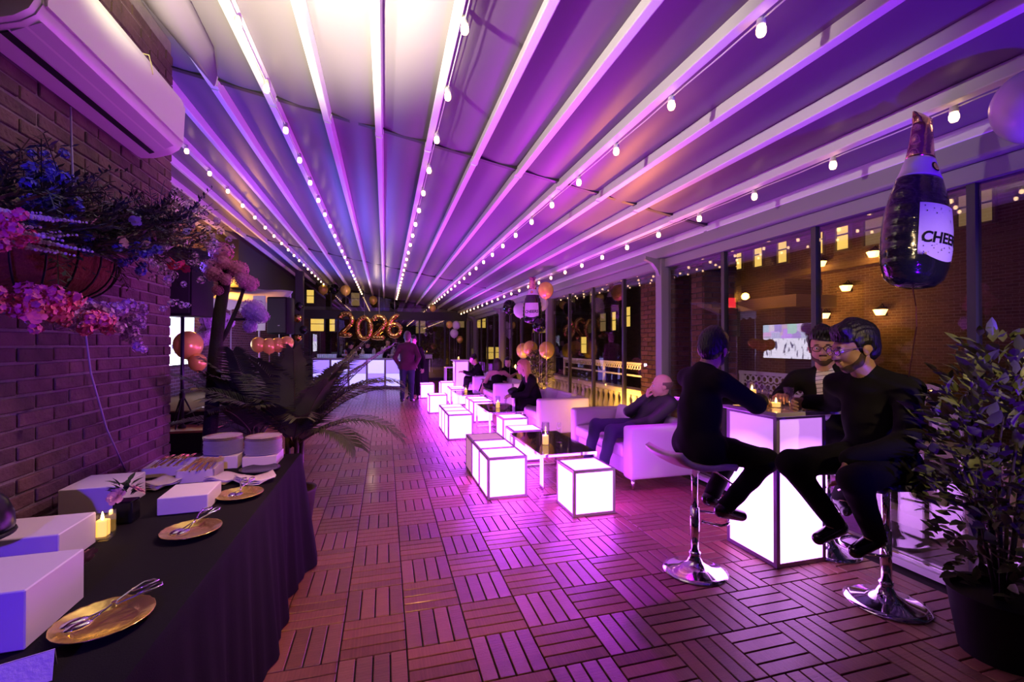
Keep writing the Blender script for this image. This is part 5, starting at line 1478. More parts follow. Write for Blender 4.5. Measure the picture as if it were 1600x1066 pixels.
for k, (x, y, z, rx, ry) in enumerate([(-1.005, 1.80, 0.800, 0.5, 0.6), (-0.965, 1.775, 0.793, 0.9, 0.3), (-0.985, 1.745, 0.795, 1.0, -0.3), (-0.945, 1.825, 0.796, 0.2, 1.0), (-1.04, 1.785, 0.795, 0.6, -0.7)]):
    tag(obj('rose', rose_me, None, (x, y, z), (rx, ry, k)), ['dusty pink rose leaning highest against the second riser box', 'dusty pink rose in the middle of the loose roses', 'dusty pink rose nearest the large riser box', 'dusty pink rose at the right of the loose roses', 'dusty pink rose at the left of the loose roses'][k], 'flower', 'loose roses on the buffet')
t = thing('flower_vase', 'small black vase with a pink rose and greenery', 'vase', (-1.045, 2.28, 0.757))
MB().rbox((0, 0, 0.045), (0.07, 0.07, 0.09), 0.006, 2).build('pot', M('black_gloss', (0.01, 0.01, 0.012), 0.15), t)
obj('rose', prose_me, t, (-0.02, -0.035, 0.115), (0.9, -0.3, 0))
obj('rose', prose_me, t, (0.035, 0.0, 0.125), (0.2, 0.6, 1))
for k in range(26):
    a = random.uniform(0, 2 * PI); e = random.uniform(0.2, 1.2)
    obj('leaf', leaf_small, t, (-0.01 + 0.02 * math.cos(a), 0.01 + 0.02 * math.sin(a), 0.10 + 0.06 * random.random()), (0, -e, a), (1.4,) * 3)
# place card
t = thing('place_card', 'folded white paper card at the near end of the buffet', 'card', (-0.765, 1.255, 0.757), 0.4)
for s_ in (-1, 1):
    MB().box((0, 0.018 * s_, 0.027), (0.10, 0.0015, 0.06), M4=Matrix.Rotation(0.55 * s_, 3, 'X')).build('card_leaf', m_nap, t)
# heat lamp / black dome on a stem
t = thing('dome_lamp', 'black domed heat lamp at the left edge of the buffet', 'lamp', (-1.215, 1.755, 0.757))
MB().lathe([(0.105, 0.165), (0.108, 0.185), (0.105, 0.22), (0.09, 0.262), (0.06, 0.295), (0.025, 0.325), (0.016, 0.345), (0.015, 0.42)], 36).build('shade', M('black_satin', (0.010, 0.010, 0.012), 0.28, 0.3), t, smooth=True)
MB().lathe([(0.109, 0.158), (0.112, 0.163), (0.109, 0.170)], 36).build('rim', m_black, t, smooth=True)
MB().tube([(0, 0, 0.42), (0, -0.03, 0.50), (-0.02, -0.15, 0.53), (-0.04, -0.26, 0.48), (-0.04, -0.30, 0.3), (-0.04, -0.30, 0.012)], 0.011, 10).build('stem', m_black, t, smooth=True)
MB().lathe([(0.07, 0.0), (0.07, 0.012)], 24, (-0.04, -0.30, 0)).build('foot', m_black, t)

# ------------------------------------------------------------------ wall flower basket
fb = thing('wall_flower_basket', 'wall basket overflowing with pink, lilac and blue flowers on the brick wall', 'flower basket', (-1.43, 2.32, 1.85))
m_coir = M('coir_liner', (0.16, 0.028, 0.02), 0.95, var=0.4, vscale=30, bump=1.0, bscale=60)
vs = []; fs = []; NA, NZ = 20, 7
for i in range(NZ + 1):
    a = i / NZ * PI / 2
    for j in range(NA + 1):
        b = PI * j / NA
        rr = math.cos(a) ** 0.7 if i < NZ else 0.001
        vs.append((0.02 + 0.24 * rr * math.sin(b), 0.40 * rr * math.cos(b), 0.02 - 0.19 * math.sin(a)))
for i in range(NZ):
    for j in range(NA): fs.append((i * (NA + 1) + j, i * (NA + 1) + j + 1, (i + 1) * (NA + 1) + j + 1, (i + 1) * (NA + 1) + j))
MB().add(vs, fs).build('basket_liner', m_coir, fb, smooth=True)
for j in range(0, NA + 1, 2):
    b = PI * j / NA
    MB().tube([(0.022 + 0.25 * max(0.001, math.cos(i / 8 * PI / 2)) ** 0.7 * math.sin(b), 0.41 * max(0.001, math.cos(i / 8 * PI / 2)) ** 0.7 * math.cos(b), 0.02 - 0.195 * math.sin(i / 8 * PI / 2)) for i in range(9)], 0.004, 5).build('wire', m_black, fb)
MB().tube([(0.022 + 0.255 * math.sin(PI * j / 20), 0.415 * math.cos(PI * j / 20), 0.025) for j in range(21)], 0.006, 6).build('rim_wire', m_black, fb)
# wispy foliage (nobody could count it)
R5 = random.Random(11)
def spray(mb, o_, d_, ln, n, lw, droop=0.4):
    d_ = Vector(d_).normalized(); p = Vector(o_); st = ln / n
    side = d_.cross(Vector((0, 0, 1)))
    if side.length < 0.1: side = Vector((1, 0, 0))
    side.normalize()
    for i in range(n):
        q = p + d_ * st
        for s_ in (-1, 1):
            l = lw * (1 - 0.5 * i / n) * R5.uniform(0.7, 1.2)
            dr = (d_ * 0.7 + side * s_ * R5.uniform(0.5, 1) + Vector((0, 0, R5.uniform(-0.3, 0.4)))).normalized()
            w_ = dr.cross(Vector((0, 0, 1)) + d_ * 0.3); w_ = w_.normalized() * l * 0.15 if w_.length > 0.01 else Vector((l * 0.1, 0, 0))
            mb.add([q, q + dr * l * 0.5 + w_, q + dr * l, q + dr * l * 0.5 - w_], [(0, 1, 2, 3)])
        mb.add([p + side * 0.0015, p - side * 0.0015, q - side * 0.0015, q + side * 0.0015], [(0, 1, 2, 3)])
        p = q; d_ = (d_ + Vector((0, 0, -droop / n))).normalized()
for (nm, mat, cnt, yr, zr, ln, dr) in (('fern_greenery', m_leafd, 190, (-0.45, 0.95), (0.0, 0.20), 0.30, 0.5), ('olive_greenery', M('olive_green', (0.10, 0.10, 0.03), 0.6, var=0.4), 110, (-0.55, 0.8), (0.0, 0.14), 0.26, 0.3), ('bluish_greenery', M('blue_green', (0.035, 0.05, 0.10), 0.5, var=0.3), 120, (-0.4, 1.0), (0.02, 0.25), 0.28, 0.6)):
    mb = MB()
    for k in range(cnt):
        y = R5.uniform(*yr); x = R5.uniform(0.03, 0.27); z = R5.uniform(*zr) + max(0, y) * 0.22
        spray(mb, (x, y, z), (R5.uniform(-0.1, 1.0), R5.uniform(-1, 1), R5.uniform(-0.3, 1.0)), ln * R5.uniform(0.6, 1.1), 9, 0.055, dr)
    o = mb.build(nm, mat, fb); o['kind'] = 'stuff'
bl5 = {k: petal_bloom(0.034, 5, 2, 0.4, i).mesh('blossom', mt, True) for i, (k, mt) in enumerate((('hot', m_hotpink), ('lil', m_lilac), ('pale', m_palepet), ('blue', m_blue), ('red', m_red), ('pink', m_pinkrose)))}
def blooms(kind, cnt, c, sp, sc=(0.7, 1.4)):
    for k in range(cnt):
        p = [c[i] + R5.gauss(0, sp[i]) for i in range(3)]
        p[0] = max(0.03, p[0])
        obj('blossom', bl5[kind], fb, p, (R5.uniform(-0.4, 1.0), R5.uniform(0.2, 1.6), R5.uniform(0, 6)), (R5.uniform(*sc),) * 3)
m_cl_hot = M('hot_pink_cluster', (0.80, 0.12, 0.32), 0.6, var=0.3, vscale=20); m_cl_lil = M('lilac_cluster', (0.60, 0.27, 0.66), 0.6, var=0.3, vscale=20)
def floret_cluster(r, n, pr_, mat, sd):
    rr = random.Random(sd); m = MB()
    for k in range(n):
        z = 1 - 2 * (k + 0.5) / n; a = k * 2.39996
        d = Vector((math.sqrt(1 - z * z) * math.cos(a), math.sqrt(1 - z * z) * math.sin(a), z))
        R = d.to_track_quat('Z', 'Y').to_matrix() @ Matrix.Rotation(rr.uniform(0, 6), 3, 'Z')
        c = d * r * rr.uniform(0.7, 1.15)
        for q in range(5):
            b = q * 2 * PI / 5
            def P(u, v, w_): return c + R @ Vector((math.cos(b) * u - math.sin(b) * v, math.sin(b) * u + math.cos(b) * v, w_))
            m.add([P(0, 0, 0), P(pr_ * 0.6, -pr_ * 0.42, pr_ * 0.2), P(pr_, 0, pr_ * 0.35), P(pr_ * 0.6, pr_ * 0.42, pr_ * 0.2)], [(0, 1, 2, 3)])
    return m.mesh('flower_head', mat, True)
fh = {'hot': floret_cluster(0.030, 16, 0.017, m_cl_hot, 1), 'lil': floret_cluster(0.028, 16, 0.014, m_cl_lil, 2), 'blue': floret_cluster(0.026, 14, 0.016, m_blue, 3), 'pale': floret_cluster(0.026, 12, 0.013, m_palepet, 4)}
def heads(kind, cnt, c, sp, sc=(0.8, 1.5)):
    for k in range(cnt):
        p = [c[i] + R5.gauss(0, sp[i]) for i in range(3)]; p[0] = max(0.04, p[0])
        obj('flower_head', fh[kind], fb, p, (R5.uniform(-1, 1), R5.uniform(-1, 1), R5.uniform(0, 6)), (R5.uniform(*sc),) * 3)
heads('hot', 40, (0.34, -0.47, -0.22), (0.035, 0.09, 0.030), (0.5, 0.85)); heads('hot', 14, (0.36, -0.22, -0.26), (0.03, 0.05, 0.02), (0.5, 0.8)); heads('hot', 14, (0.36, -0.62, -0.02), (0.03, 0.05, 0.03), (0.5, 0.8))
heads('lil', 60, (0.32, -0.14, -0.24), (0.035, 0.15, 0.030), (0.5, 0.9)); heads('lil', 26, (0.33, 0.13, -0.28), (0.02, 0.03, 0.05), (0.45, 0.75))
heads('pale', 40, (0.28, 1.05, 0.38), (0.07, 0.16, 0.08), (0.5, 0.9)); heads('pale', 20, (0.32, 0.50, 0.02), (0.05, 0.12, 0.08), (0.5, 0.8))
heads('blue', 40, (0.22, -0.22, 0.24), (0.05, 0.07, 0.08), (0.45, 0.85)); heads('blue', 20, (0.28, 0.20, 0.08), (0.05, 0.12, 0.04), (0.45, 0.8))
blooms('hot', 8, (0.37, -0.45, -0.22), (0.03, 0.10, 0.04), (0.6, 0.9))
blooms('red', 4, (0.34, 0.55, 0.08), (0.02, 0.03, 0.03), (0.7, 1.0))
blooms('pink', 5, (0.30, 0.0, 0.12), (0.05, 0.2, 0.04), (0.7, 0.9))
blooms('pale', 8, (0.30, 0.45, 0.18), (0.05, 0.2, 0.06), (0.5, 0.8))
# white spikes at the left
sp_me = MB()
for i in range(16):
    t_ = i / 15; r_ = 0.010 * (1 - 0.75 * t_)
    sp_me.ball((0.16 * t_, 0, 0.0), r_ + 0.002 * (i % 2), 6)
spike_me = sp_me.mesh('flower_spike', M('white_spike', (0.62, 0.56, 0.66), 0.7), True)
for k in range(12):
    obj('flower_spike', spike_me, fb, (0.28 + R5.uniform(-0.04, 0.06), -0.60 + R5.uniform(-0.06, 0.12), 0.02 + R5.uniform(-0.06, 0.06)), (0, R5.uniform(-0.5, 0.3), R5.uniform(0.2, 1.3)))
# ------------------------------------------------------------------ artificial blossom tree behind the buffet
tr = thing('blossom_tree', 'dark-trunked artificial tree with pink blossom clusters behind the buffet', 'tree', (-1.46, 4.45, 0))
def rel(p, b): return tuple(p[i] - b[i] for i in range(3))
TB = (-1.46, 4.45, 0)
MB().lathe([(0.16, 0.0), (0.19, 0.02), (0.20, 0.34), (0.19, 0.36), (0.10, 0.35)], 24).build('pot', m_black, tr, smooth=True)
MB().tube([(0, 0, 0.30), (0.01, 0, 0.6), (0.03, 0, 0.93), (0.045, 0.02, 1.38), (0.075, 0.03, 1.77), (0.11, 0.05, 2.05), (0.12, 0.05, 2.22)], [0.06, 0.057, 0.055, 0.052, 0.048, 0.045, 0.02], 10).build('trunk', m_bark, tr, smooth=True)
for pts, r_ in (([(0.05, 0.02, 1.45), (0.13, 0.05, 1.62), (0.21, 0.05, 1.83), (0.26, 0.05, 2.0)], 0.022), ([(0.10, 0.05, 2.0), (0.03, 0.05, 2.12), (0.02, 0.05, 2.22)], 0.02), ([(0.11, 0.05, 2.05), (0.19, 0.05, 2.12), (0.24, 0.05, 2.16)], 0.02), ([(0.18, 0.05, 1.72), (0.26, 0.06, 1.72), (0.31, 0.06, 1.77)], 0.014), ([(0.12, 0.05, 2.1), (0.08, 0.05, 2.24), (0.08, 0.05, 2.3)], 0.014)):
    MB().tube(pts, [r_ * (1 - 0.5 * i / len(pts)) for i in range(len(pts))], 8).build('branch', m_bark, tr, smooth=True)
def cluster_mesh(r, n, pr_, mat, sd):
    rr = random.Random(sd); m = MB()
    for k in range(n):
        z = 1 - 2 * (k + 0.5) / n; a = k * 2.39996
        d = Vector((math.sqrt(1 - z * z) * math.cos(a), math.sqrt(1 - z * z) * math.sin(a), z))
        R = d.to_track_quat('Z', 'Y').to_matrix() @ Matrix.Rotation(rr.uniform(0, 6), 3, 'Z')
        c = d * r * rr.uniform(0.85, 1.05)
        for q in range(4):
            b = q * PI / 2
            def P(u, v, w_): return c + R @ Vector((math.cos(b) * u - math.sin(b) * v, math.sin(b) * u + math.cos(b) * v, w_))
            m.add([P(0, 0, 0), P(pr_ * 0.6, -pr_ * 0.4, pr_ * 0.15), P(pr_, 0, pr_ * 0.3), P(pr_ * 0.6, pr_ * 0.4, pr_ * 0.15)], [(0, 1, 2, 3)])
    m.ball((0, 0, 0), r * 0.8, 10)
    return m.mesh('blossom_cluster', mat, True)
m_blos = M('pink_blossom', (0.78, 0.28, 0.42), 0.65, var=0.2, vscale=20)
m_blos2 = M('lilac_blossom', (0.62, 0.42, 0.66), 0.65, var=0.2, vscale=20)
cl_p = cluster_mesh(0.085, 70, 0.022, m_blos, 3)
cl_l = cluster_mesh(0.085, 70, 0.022, m_blos2, 4)
for (x, z, y, s_, me) in ((-1.38, 2.30, 4.5, 1.05, cl_p), (-1.44, 2.16, 4.45, 0.85, cl_p), (-1.40, 2.10, 4.38, 0.8, cl_p), (-1.25, 2.15, 4.5, 1.0, cl_p), (-1.16, 2.04, 4.5, 0.85, cl_p), (-1.20, 2.06, 4.42, 0.7, cl_p), (-1.13, 1.80, 4.5, 1.15, cl_l), (-1.06, 1.75, 4.46, 0.8, cl_l), (-1.34, 2.20, 4.42, 0.7, cl_p), (-1.30, 2.05, 4.36, 0.6, cl_p), (-1.15, 1.66, 4.5, 0.7, cl_l), (-1.38, 1.96, 4.42, 0.5, cl_p)):
    obj('blossom_cluster', me, tr, rel((x, y, z), TB), (0, 0, x * 9), (s_,) * 3)

# ------------------------------------------------------------------ palms behind the end of the buffet
def frond(parent, base, az, el, ln, droop, sd, mat=None, nl=34, ll=0.26):
    rr = random.Random(sd)
    d = Vector((math.cos(az) * math.cos(el), math.sin(az) * math.cos(el), math.sin(el)))
    p = Vector(base); N = 16; pts = [p.copy()]; ds = [d.copy()]
    for i in range(N):
        p = p + d * (ln / N); d = (d + Vector((0, 0, -droop / N * (0.3 + 1.4 * i / N)))).normalized()
        pts.append(p.copy()); ds.append(d.copy())
    fr = MB().tube(pts, [0.008 * (1 - 0.8 * i / N) for i in range(N + 1)], 6).build('frond', M('palm_stem', (0.10, 0.09, 0.035), 0.5), parent, smooth=True)
    m = MB()
    for k in range(nl):
        t = 0.18 + 0.82 * k / (nl - 1); fi = t * N; i = min(N - 1, int(fi)); c = pts[i].lerp(pts[i + 1], fi - i); dd = ds[i]
        side = dd.cross(Vector((0, 0, 1))); side = side.normalized() if side.length > 0.05 else Vector((1, 0, 0))
        upv = side.cross(dd)
        L = ll * (0.55 + 0.9 * math.sin(PI * min(1, 0.15 + t * 0.8))) * 0.75 * rr.uniform(0.9, 1.1)
        for s_ in (-1, 1):
            e = (dd * (0.55 + 0.5 * t) + side * s_ * 0.85 + upv * 0.22).normalized()
            q1 = c + e * L * 0.5; q2 = c + e * L + Vector((0, 0, -0.28 * L))
            w_ = e.cross(upv).normalized() * 0.0105
            m.add([c + w_ * 0.5, c - w_ * 0.5, q1 - w_, q1 + w_, q2], [(0, 1, 2, 3), (3, 2, 4)])
    o = m.build('leaflets', mat or m_palm, fr); o['kind'] = 'stuff'
def palm(loc, lab, n, sd, specs=()):
    t = thing('potted_palm', lab, 'palm', loc, 0, 'potted palms behind the buffet')
    MB().lathe([(0.13, 0.0), (0.17, 0.30), (0.175, 0.32), (0.15, 0.31), (0.14, 0.28)], 24).build('pot', M('terracotta_dark', (0.05, 0.035, 0.03), 0.6), t, smooth=True)
    for k in range(5):
        MB().tube([(0.05 * math.cos(k * 1.3), 0.05 * math.sin(k * 1.3), 0.28), (0.06 * math.cos(k * 1.3), 0.06 * math.sin(k * 1.3), 0.78)], [0.022, 0.016], 8).build('stem', M('palm_stem', (0.10, 0.09, 0.035), 0.5), t, smooth=True)
    rr = random.Random(sd)
    for k in range(n):
        frond(t, (rr.uniform(-0.04, 0.04), rr.uniform(-0.04, 0.04), 0.66), 2 * PI * k / n + rr.uniform(-0.2, 0.2), rr.uniform(0.7, 1.25), rr.uniform(0.65, 0.95), rr.uniform(0.7, 1.4), sd * 100 + k)
    for k, (az, el, ln, dr) in enumerate(specs): frond(t, (0, 0, 0.66), az, el, ln, dr, sd * 50 + k)
palm((-0.72, 4.08, 0.0), 'potted palm with arching fronds at the far end of the buffet', 12, 3, [(-0.1, 0.95, 1.12, 0.6), (0.3, 1.1, 0.98, 0.6), (-1.6, 1.2, 0.78, 0.6), (2.6, 1.0, 0.85, 0.7), (-0.25, 0.95, 1.05, 1.5), (0.9, 1.0, 1.0, 0.9), (-0.3, 0.60, 0.95, 1.6), (-0.1, 0.85, 1.0, 1.3), (-0.7, 0.6, 0.7, 1.6), (-1.3, 0.9, 0.6, 1.3), (-2.0, 1.0, 0.6, 1.2)])
palm((-1.12, 4.55, 0.0), 'second potted palm nestled between the blossom tree and first palm', 11, 8, [(3.0, 0.5, 0.8, 1.2), (-1.8, 0.75, 0.8, 1.0), (3.4, 0.95, 0.8, 0.7), (-2.4, 1.1, 0.7, 0.7)])

# ------------------------------------------------------------------ leafy shrub in the right foreground
def shrub(loc, lab, grp, zc, rx, ry, rz, n_obj, n_all, lme, lsc, potr, poth, sd, potm, stems=9, matn=m_leaf):
    t = thing('potted_shrub', lab, 'shrub', loc, 0, grp)
    smooth_angle(MB().lathe([(potr * 0.78, 0.0), (potr, poth * 0.95), (potr * 1.05, poth), (potr * 0.92, poth), (potr * 0.88, poth * 0.9), (0.01, poth * 0.9)], 28).build('planter', potm, t), 40)
    rr = random.Random(sd); st = []
    for k in range(stems):
        a = 2 * PI * k / stems; e = (math.cos(a) * rx * rr.uniform(0.3, 0.8), math.sin(a) * ry * rr.uniform(0.3, 0.8), zc + rz * rr.uniform(0.1, 0.85))
        pts = [(e[0] * 0.1, e[1] * 0.1, poth * 0.85), (e[0] * 0.35 + rr.uniform(-0.03, 0.03), e[1] * 0.35, poth + (e[2] - poth) * 0.45), (e[0] * 0.75, e[1] * 0.75 + rr.uniform(-0.03, 0.03), poth + (e[2] - poth) * 0.8), e]
        MB().tube(pts, [0.010, 0.008, 0.006, 0.003], 6).build('stem', m_bark, t, smooth=True); st.append(pts)
    L = []
    cam_l = Vector((0, 0, 1.5)) - Vector(loc)
    for k in range(n_all):
        while True:
            v = Vector((rr.uniform(-1, 1), rr.uniform(-1, 1), rr.uniform(-1, 1)))
            if 0.25 < v.length < 1: break
        lump = 1 + 0.18 * math.sin(5 * v.x + 2) * math.cos(4 * v.z + 1)
        p = Vector((v.x * rx * lump, v.y * ry * lump, zc + v.z * rz))
        d = Vector((v.x, v.y, 0.35 + 0.5 * rr.random() + 0.3 * v.z)) + Vector((rr.uniform(-0.6, 0.6), rr.uniform(-0.6, 0.6), rr.uniform(-0.5, 0.5)))
        L.append((-(p - cam_l).length, p, d.normalized(), rr.uniform(*lsc), rr.uniform(-0.8, 0.8)))
    L.sort(key=lambda q: -q[0])
    rest = MB(); base = [Vector(v.co) for v in lme.vertices]; bf_ = [tuple(p.vertices) for p in lme.polygons]
    for k, (_, p, d, s_, ro) in enumerate(L):
        Q = d.to_track_quat('X', 'Z') @ Matrix.Rotation(ro, 3, 'X').to_quaternion()
        if k < n_obj:
            o = obj('leaf', lme, t, p, Q.to_euler(), (s_,) * 3)
        else:
            Rm = Q.to_matrix(); rest.add([p + Rm @ (v * s_) for v in base], bf_)
    o = rest.build('inner_leaves', matn, t, smooth=True); o['kind'] = 'stuff'
    return t
shrub((2.87, 1.49, 0.0), 'large leafy shrub in a dark planter in the right foreground', 'shrubs in planters', 0.92, 0.36, 0.28, 0.66, 300, 1000, leaf_big, (0.8, 1.35), 0.20, 0.30, 21, m_black)
m_olive = M('olive_leaf', (0.13, 0.12, 0.035), 0.5, var=0.4, vscale=6)
leaf_ol = leaf_mesh('leaf', 0.05, 0.018, m_olive)
shrub((2.98, 8.72, 0.0), 'bushy olive plant glowing amber between two white sofas', 'shrubs in planters', 0.95, 0.28, 0.28, 0.42, 140, 900, leaf_ol, (1.3, 2.2), 0.18, 0.42, 22, M('planter_grey', (0.2, 0.18, 0.17), 0.7), matn=m_olive)
# hedge beyond the end wall
for k, (x, lab) in enumerate(((1.85, 'amber-lit hedge beyond the end glass, right of the bar'), (0.25, 'amber-lit hedge beyond the end glass behind the standing man'))):
    t = thing('hedge', lab, 'hedge', (x, 20.2, 0.0), 0, 'hedges outside the end wall')
    MB().bx(-0.7, 0.7, -0.25, 0.25, 0, 0.5).build('trough', M('trough', (0.10, 0.08, 0.06), 0.8), t)
    m = MB(); rr = random.Random(k); base = [Vector(v.co) for v in leaf_ol.vertices]; bfc = [tuple(p.vertices) for p in leaf_ol.polygons]
    for q in range(650):
        p = Vector((rr.uniform(-0.7, 0.7), rr.uniform(-0.3, 0.3), 0.5 + 1.1 * rr.random() ** 1.2)); d = Vector((rr.uniform(-1, 1), rr.uniform(-1, 1), rr.uniform(-0.3, 1))).normalized()
        Rm = d.to_track_quat('X', 'Z').to_matrix(); m.add([p + Rm @ (v * 2.0) for v in base], bfc)
    o = m.build('foliage', m_olive, t); o['kind'] = 'stuff'
lamp('amber_hedge', 'POINT', (1.2, 19.5, 0.5), (1.0, 0.5, 0.1), 45, 0.1)

# ------------------------------------------------------------------ left recess: stage, speakers, screen, flowers
st = thing('stage_platform', 'low two-step black stage in the left recess', 'stage', (-3.0, 7.3, 0))
MB().bx(-0.85, 0.62, 0.0, 4.4, 0.0, 0.27).build('lower_riser', m_black, st)
MB().bx(-0.87, 0.64, -0.02, 4.4, 0.27, 0.30).build('lower_deck', M('stage_wood', (0.28, 0.13, 0.05), 0.5, var=0.3, vscale=5), st)
MB().bx(-0.85, 0.55, 0.55, 4.4, 0.30, 0.49).build('upper_riser', m_black, st)
MB().bx(-0.86, 0.56, 0.54, 4.4, 0.49, 0.51).build('upper_carpet', M('olive_carpet', (0.16, 0.12, 0.04), 0.95, var=0.3, vscale=60, bump=0.5, bscale=200), st)
def speaker(loc, rz, s_, lab):
    t = thing('loudspeaker', lab, 'loudspeaker', loc, rz, 'black loudspeakers on stands')
    smooth_angle(MB().rbox((0, 0, 0.48 * s_), (0.52 * s_, 0.46 * s_, 0.96 * s_), 0.03, 2).build('cabinet', m_black, t), 30)
    MB().rbox((0, -0.235 * s_, 0.48 * s_), (0.46 * s_, 0.012, 0.88 * s_), 0.004, 1).build('grille', M('speaker_grille', (0.02, 0.016, 0.02), 0.6, bump=0.8, bscale=400), t)
    MB().box((0.06 * s_, -0.243 * s_, 0.22 * s_), (0.05 * s_, 0.004, 0.02 * s_)).build('badge', m_silver, t)
    return t
def spk_stand(loc, h_, lab, lr=0.40):
    t = thing('speaker_stand', lab, 'stand', loc, 0, 'speaker stands')
    MB().lathe([(0.024, 0.05), (0.024, h_)], 14).build('pole', M('stand_metal', (0.03, 0.025, 0.05), 0.35, 0.5), t, smooth=True)
    MB().lathe([(0.034, 0.42), (0.034, 0.50)], 14).build('collar', m_black, t)
    for k in range(3):
        a = 2 * PI * k / 3 + 0.5
        MB().tube([(0.02 * math.cos(a), 0.02 * math.sin(a), 0.44), (lr * math.cos(a), lr * math.sin(a), 0.012)], 0.011, 8).build('leg', m_black, t)
    MB().lathe([(0.05, 0.0), (0.05, 0.03), (0.024, 0.055)], 14).build('foot', m_black, t)
    return t
spk_stand((-2.80, 7.55, 0.301), 1.59, 'dark pole stand under the loudspeaker beside the brick corner', 0.20)
speaker((-2.76, 7.55, 1.892), -0.30, 1.0, 'tall black loudspeaker beside the near brick wall corner')
spk_stand((-2.05, 10.2, 0.0), 1.70, 'pole stand under the smaller loudspeaker by the white sign')
sp2 = speaker((-2.05, 10.2, 1.702), -0.25, 0.78, 'smaller black loudspeaker in front of the white sign')
# wall screen
tv = thing('wall_screen', 'large bright television on the recess wall showing a city crowd', 'television', (-3.86, 10.05, 1.58))
MB().bx(-0.03, 0.02, -0.88, 0.88, -0.50, 0.50).build('bezel', m_black, tv)
m_tv = bpy.data.materials.new('screen_picture'); m_tv.use_nodes = True
nt = m_tv.node_tree; nt.nodes.clear()
out = nt.nodes.new('ShaderNodeOutputMaterial'); em = nt.nodes.new('ShaderNodeEmission'); em.inputs[1].default_value = 6.0
nt.links.new(em.outputs[0], out.inputs[0])
tc = nt.nodes.new('ShaderNodeTexCoord'); sp = nt.nodes.new('ShaderNodeSeparateXYZ'); nt.links.new(tc.outputs['Object'], sp.inputs[0])
vo = nt.nodes.new('ShaderNodeTexVoronoi'); vo.distance = 'CHEBYCHEV'; vo.inputs['Scale'].default_value = 3.2; vo.inputs['Randomness'].default_value = 0.8
nt.links.new(tc.outputs['Object'], vo.inputs['Vector'])
hs_ = nt.nodes.new('ShaderNodeMix'); hs_.data_type = 'RGBA'; hs_.inputs[0].default_value = 0.55
hs_.inputs[7].default_value = (0.55, 0.45, 1.0, 1)
nt.links.new(vo.outputs['Color'], hs_.inputs[6])
mp = nt.nodes.new('ShaderNodeMapping'); mp.inputs['Scale'].default_value = (1, 7, 2.2); nt.links.new(tc.outputs['Object'], mp.inputs[0])
nz = nt.nodes.new('ShaderNodeTexNoise'); nz.inputs['Scale'].default_value = 2.0; nz.inputs['Detail'].default_value = 1; nt.links.new(mp.outputs[0], nz.inputs['Vector'])
cr = nt.nodes.new('ShaderNodeValToRGB'); cr.color_ramp.elements[0].position = 0.36; cr.color_ramp.elements[1].position = 0.42
cr.color_ramp.elements[0].color = (0.05, 0.04, 0.15, 1); cr.color_ramp.elements[1].color = (0.85, 0.78, 1.0, 1)
nt.links.new(nz.outputs['Fac'], cr.inputs[0])
st_ = nt.nodes.new('ShaderNodeMath'); st_.operation = 'GREATER_THAN'; st_.inputs[1].default_value = 0.08; nt.links.new(sp.outputs['Z'], st_.inputs[0])
mx = nt.nodes.new('ShaderNodeMix'); mx.data_type = 'RGBA'
nt.links.new(st_.outputs[0], mx.inputs[0]); nt.links.new(cr.outputs[0], mx.inputs[6]); nt.links.new(hs_.outputs[2], mx.inputs[7]); nt.links.new(mx.outputs[2], em.inputs[0])
MB().bx(0.02, 0.024, -0.85, 0.85, -0.475, 0.475).build('screen', m_tv, tv)
# white pedestal with a lilac arrangement
pd = thing('pedestal_stand', 'slender white pedestal on the stage', 'pedestal', (-2.60, 8.15, 0.511))
smooth_angle(MB().lathe([(0.15, 0.0), (0.15, 0.012), (0.05, 0.03), (0.035, 0.06), (0.05, 0.30), (0.075, 0.60), (0.09, 0.75), (0.10, 0.76)], 24).build('stem', m_white, pd), 40)
fl = thing('floral_arrangement', 'large cloud of lilac and white flowers on the pedestal', 'flowers', (-2.60, 8.15, 1.272))
MB().lathe([(0.05, 0.0), (0.07, 0.10), (0.06, 0.14)], 16).build('vase', m_white, fl, smooth=True)
cl_w = cluster_mesh(0.10, 60, 0.03, M('white_lilac', (0.62, 0.56, 0.74), 0.7, var=0.2, vscale=20), 9)
rr = random.Random(4)
for k in range(22):
    v = Vector((rr.uniform(-1, 1), rr.uniform(-1, 1), rr.uniform(-0.8, 1))); v = v.normalized() * rr.uniform(0.4, 1)
    obj('blossom_cluster', cl_w, fl, (v.x * 0.25 + 0.05, v.y * 0.22, 0.42 + v.z * 0.33), (0, 0, k), (rr.uniform(0.6, 1.1),) * 3)
for k in range(6):
    a = k * 1.05; MB().tube([(0, 0, 0.10), (0.10 * math.cos(a), 0.1 * math.sin(a), 0.35), (0.2 * math.cos(a), 0.18 * math.sin(a), 0.62)], 0.006, 6).build('stalk', m_leafd, fl)

